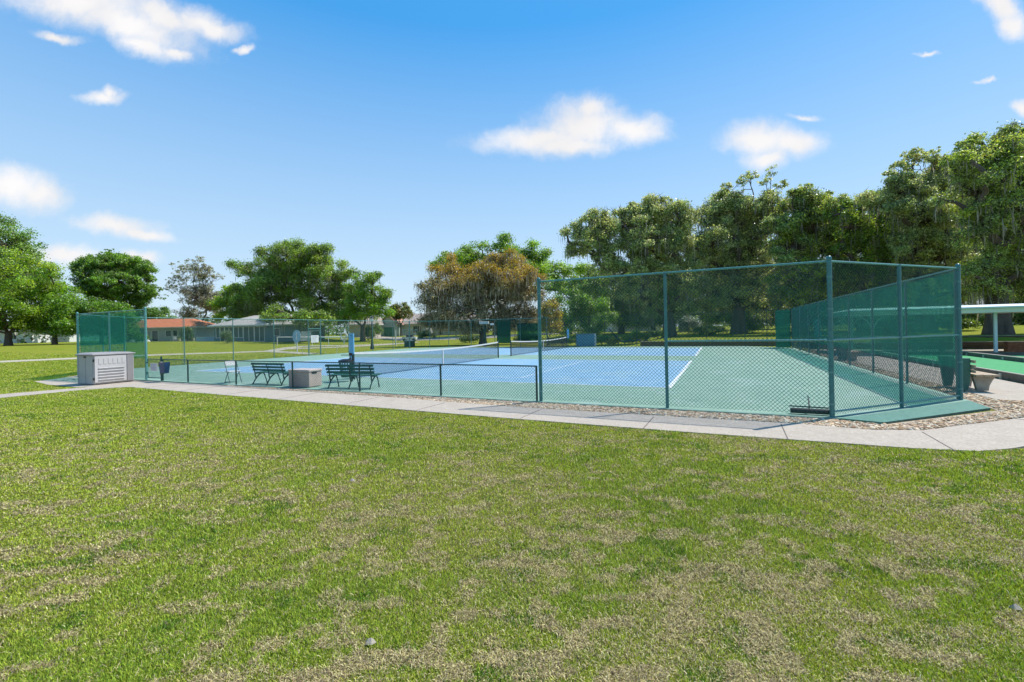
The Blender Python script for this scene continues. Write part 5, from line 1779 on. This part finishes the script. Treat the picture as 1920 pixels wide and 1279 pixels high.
MB().b2(0, 2.9, 0, 0.15, 0, 0.75).build('wall_board', mat('knee_blue', (0.22, 0.34, 0.42), 0.7), g)
MB().b2(-0.02, 2.92, -0.03, 0.18, 0.752, 0.80).build('coping', WHITE, g)
house('tan garage house behind the black lamp post', 655, 702, 92, 2.7, 4.6, 9, CREAM, TANR, [(3.2, 4.6, 0.9, 2.2, 'window')], hipl=0.8, hipr=0.8)
house('house with peach roof and green garage door', 712, 744, 98, 2.7, 5.0, 9, SAGE, PEACH, [(1.0, 3.2, 0.05, 2.2, 'garage')], gable_face=True, overhang=0.4)
house('white walled house with pinkish roof behind the utility box', 756, 800, 104, 2.7, 5.4, 9, WWALL, TANR, [(2.4, 4.4, 0.6, 2.3, 'window')], hipl=0.8, hipr=0.8)
house('cream house half hidden behind the orange mossy oak', 812, 905, 96, 2.7, 5.0, 9, CREAM, TANR, [(1.2, 2.2, 0.1, 2.2, 'door'), (3.4, 5.0, 0.8, 2.2, 'window'), (7.2, 8.6, 0.8, 2.2, 'window')])
house('white house seen through the tall fence below the live oak', 1148, 1240, 84, 2.9, 5.4, 9, WWALL, mat('pale_metal_roof', (0.42, 0.44, 0.46), 0.5), [(1.5, 2.6, 0.8, 2.2, 'window'), (4.4, 6.2, 0.8, 2.2, 'window'), (7.4, 8.4, 0.1, 2.2, 'door')])
house('sage green house at the right edge beyond the thick trunk', 1893, 1990, 62, 2.9, 4.8, 9, SAGE, GREY, [(0.6, 1.9, 0.9, 2.3, 'window'), (3.0, 4.2, 0.9, 2.3, 'window')])
house('white house behind the trees at the left edge', -90, 60, 95, 2.7, 4.6, 9, WWALL, GREY, [(12.5, 14, 0.9, 2.2, 'window'), (3, 4.5, 0.9, 2.2, 'window')])
house('white house behind the low green tree left of the fence corner', 72, 130, 100, 2.7, 4.6, 9, WWALL, GREY, [(2.5, 4, 0.9, 2.2, 'window')])

# ------------------------------------------------------------------ street furniture and small things beyond the far fence
# oval sign on white post
p = gpt(557, 661)
g = thing('oval_sign', 'pale blue oval sign on a white post beyond the far fence', 'sign', p)
zc, rr = 1.55, p.y / F
MB().tube([(0, 0.04, -0.1), (0, 0.04, zc + 14 * rr)], 0.055, 8).build('sign_post', WHITE, g)
mb = MB()
n = 28
v = []
for yy in (-0.02, 0.02):
    for k in range(n):
        t = 2 * math.pi * k / n
        v.append((7.5 * rr * math.cos(t), yy - 0.03, zc + 0.12 + 12 * rr * math.sin(t)))
mb.add(v, [tuple(range(n)), tuple(range(n, 2 * n))[::-1]] + [(k, k + n, (k + 1) % n + n, (k + 1) % n) for k in range(n)])
mb.build('sign_board', mat('pale_blue_sign', (0.26, 0.42, 0.55), 0.5, var=0.15), g)
mb = MB()
mb.b2(-0.05, 0.05, -0.056, -0.052, zc - 0.25, zc + 0.55)
mb.build('white_stripe', WHITE, g)

# white metal rail outside the far gate
p = gpt(600, 664)
g = thing('bike_rail', 'low white tubular rail standing outside the far gate', 'rail', p)
for (x0, x1, y0) in ((0.4, 1.5, 0.2), (-2.0, -0.3, 0.8)):
    mb = MB()
    mb.tube([(x0, y0, 0), (x0, y0, 0.72), (x1, y0, 0.72), (x1, y0, 0)], 0.03, 6)
    mb.build('hoop', WHITE, g)

# horizontal white rail fence beyond
p = gpt(520, 648)
q = gpt(645, 646)
g = thing('rail_fence', 'thin white rail fence in front of the shaded house', 'fence', p)
d_ = q - p
mb = MB()
mb.tube([(0, 0, 1.15), (d_.x, d_.y, d_.z + 1.15)], 0.045, 6)
mb.build('rail', WHITE, g)
for k in range(5):
    MB().tube([(d_.x * k / 4, d_.y * k / 4, d_.z * k / 4 - 0.1), (d_.x * k / 4, d_.y * k / 4, d_.z * k / 4 + 1.15)], 0.05, 6).build('rail_post', WHITE, g)

# white wreath-like bicycle stand
p = gpt(645, 646)
g = thing('yard_ornament', 'white ring shaped yard ornament on a stake left of the blue panel', 'ornament', p)
rr = p.y / F
mb = MB()
mb.tube([(0, 0, 0), (0.1, 0, 5 * rr), (0.0, 0, 9 * rr)], 0.07, 6)
mb.build('stake', WHITE, g)
mb = MB()
mb.tube([(6 * rr * math.cos(t), 0, 15 * rr + 7 * rr * math.sin(t)) for t in np.linspace(0, 6.28, 14)], 0.13, 6)
mb.build('ring', WHITE, g)

# black lamp post
p = gpt(698, 655)
p = Vector((p.x, p.y, p.z))
g = thing('lamp_post', 'black lamp post with white lantern beyond the far fence', 'lamp post', p)
rr = p.y / F
MB().lathe((0, 0, 0), [(0.24, 0), (0.22, 0.25), (0.12, 0.8), (0.06, 1.3), (0.05, 57 * rr)], 10).build('pole', BLACK, g)
l_ = MB().lathe((0, 0, 50 * rr), [(0.10, 0), (0.20, 0.35), (0.16, 0.5)], 8).build('lantern', WHITE, g)
MB().lathe((0, 0, 50 * rr + 0.5), [(0.24, 0), (0.05, 0.2)], 8).build('lantern_cap', BLACK, g)

# white posts by the road
for px, lab in ((742, 'slim white post beside the far road'), (740, None)):
    if lab:
        p = gpt(px, 648)
        rr = p.y / F
        g = thing('marker_post', lab, 'post', p)
        MB().box((0, 0, 14 * rr), (0.14, 0.14, 28 * rr)).build('post', WHITE, g)
        MB().box((0, 0, 28 * rr + 0.04), (0.2, 0.2, 0.08)).build('cap', WHITE, g)

# green utility box
p = gpt(767, 651)
g = thing('utility_box', 'dark green utility box standing before the far road', 'utility box', p)
rr = p.y / F
MB().b2(-9 * rr, 8 * rr, 0, 1.0, 0.0, 11.5 * rr).build('cabinet', mat('utility_green', (0.02, 0.06, 0.05), 0.6), g, bevel=0.03)
MB().b2(-9.4 * rr, 8.4 * rr, -0.05, 1.05, 11.5 * rr, 12.6 * rr).build('lid', mat('utility_lid', (0.5, 0.55, 0.55), 0.6), g)

# golf cart
p = Vector((at(768, 640, 76).x, 76, 0))
p.z = float(terr(p.x, p.y)) + 0.08
g = thing('golf_cart', 'pale golf cart with teal canopy parked behind the utility box', 'golf cart', p)
TEAL = mat('teal_canopy', (0.12, 0.28, 0.27), 0.5)
MB().b2(-1.2, 1.2, -0.6, 0.6, 0.25, 0.75).build('body', WHITE, g, bevel=0.08)
MB().b2(-0.5, 0.6, -0.55, 0.55, 0.752, 1.05).build('seat', BLACK, g, bevel=0.05)
MB().b2(-1.15, 1.15, -0.65, 0.65, 1.9, 2.0).build('canopy', TEAL, g, bevel=0.03)
for x in (-1.0, 1.0):
    for y in (-0.55, 0.55):
        MB().tube([(x * 0.85, y, 0.72), (x, y, 1.92)], 0.03, 6).build('canopy_post', WHITE, g)
        MB().tube([(x * 0.8, y * 1.0 - 0.1, 0.24), (x * 0.8, y * 1.0 + 0.1, 0.24)], 0.24, 14).build('wheel', BLACK, g)

# flood light head on dark post behind the back fence
g = cthing('flood_light', 'white flood light head on a dark post behind the back fence', 'light', 7.0, BACK + 1.6)
MB().tube([(0, 0, -0.1), (0, 0, 3.0)], 0.16, 8).build('pole', IRON, g)
MB().box((0, -0.1, 2.72), (1.1, 0.4, 0.30), rz=0.3).build('lamp_head', WHITE, g, bevel=0.04)
g = cthing('flood_light', 'small white light on the back fence beside the dark screens', 'light', 9.0, BACK - 0.05)
MB().box((-0.1, -0.12, 2.5), (0.35, 0.25, 0.2)).build('lamp_head', WHITE, g, bevel=0.03)
MB().tube([(0.0, 0.0, 2.4), (0.0, 0, 2.9)], 0.03, 6).build('bracket', IRON, g)

# patio things in front of the red roofed house
for k, (px, kind) in enumerate(((325, 0), (336, 1), (355, 0), (362, 1), (262, 2))):
    Z = 78
    x = at(px, 640, Z).x
    z = float(terr(x, Z))
    if kind == 2:
        g = thing('covered_boat', 'low white cover left of the red roofed house door', 'cover', (x, Z, z))
        MB().lathe((0, 0, 0), [(1.5, 0), (1.3, 0.4), (0.7, 0.65), (0.1, 0.7)], 12).build('cover_cloth', WHITE, g)
        continue
    g = thing('patio_chair' if kind == 0 else 'plant_pot', ['white patio chair under the left window of the red roofed house', 'pale plant pot beside the left patio chair', 'white patio chair at the right window of the red roofed house', 'pale plant pot at the right end of the red roofed house'][k], 'chair' if kind == 0 else 'pot', (x, Z, z))
    if kind == 0:
        MB().b2(-0.3, 0.3, -0.3, 0.3, 0.38, 0.44).build('seat', WHITE, g)
        MB().b2(-0.3, 0.3, 0.27, 0.32, 0.44, 0.95).build('backrest', WHITE, g)
        for sx in (-0.27, 0.27):
            for sy in (-0.27, 0.27):
                MB().tube([(sx, sy, 0), (sx, sy, 0.38)], 0.025, 6).build('leg', WHITE, g)
    else:
        MB().lathe((0, 0, 0), [(0.18, 0), (0.28, 0.4), (0.3, 0.5)], 12).build('pot', CREAM, g)
        V, col = leaves(np.array([[0, 0, 0.7]]), np.array([0.3]), 60, 0.16, SH1, SH2)
        quads('foliage', V, LEAF, col, g)
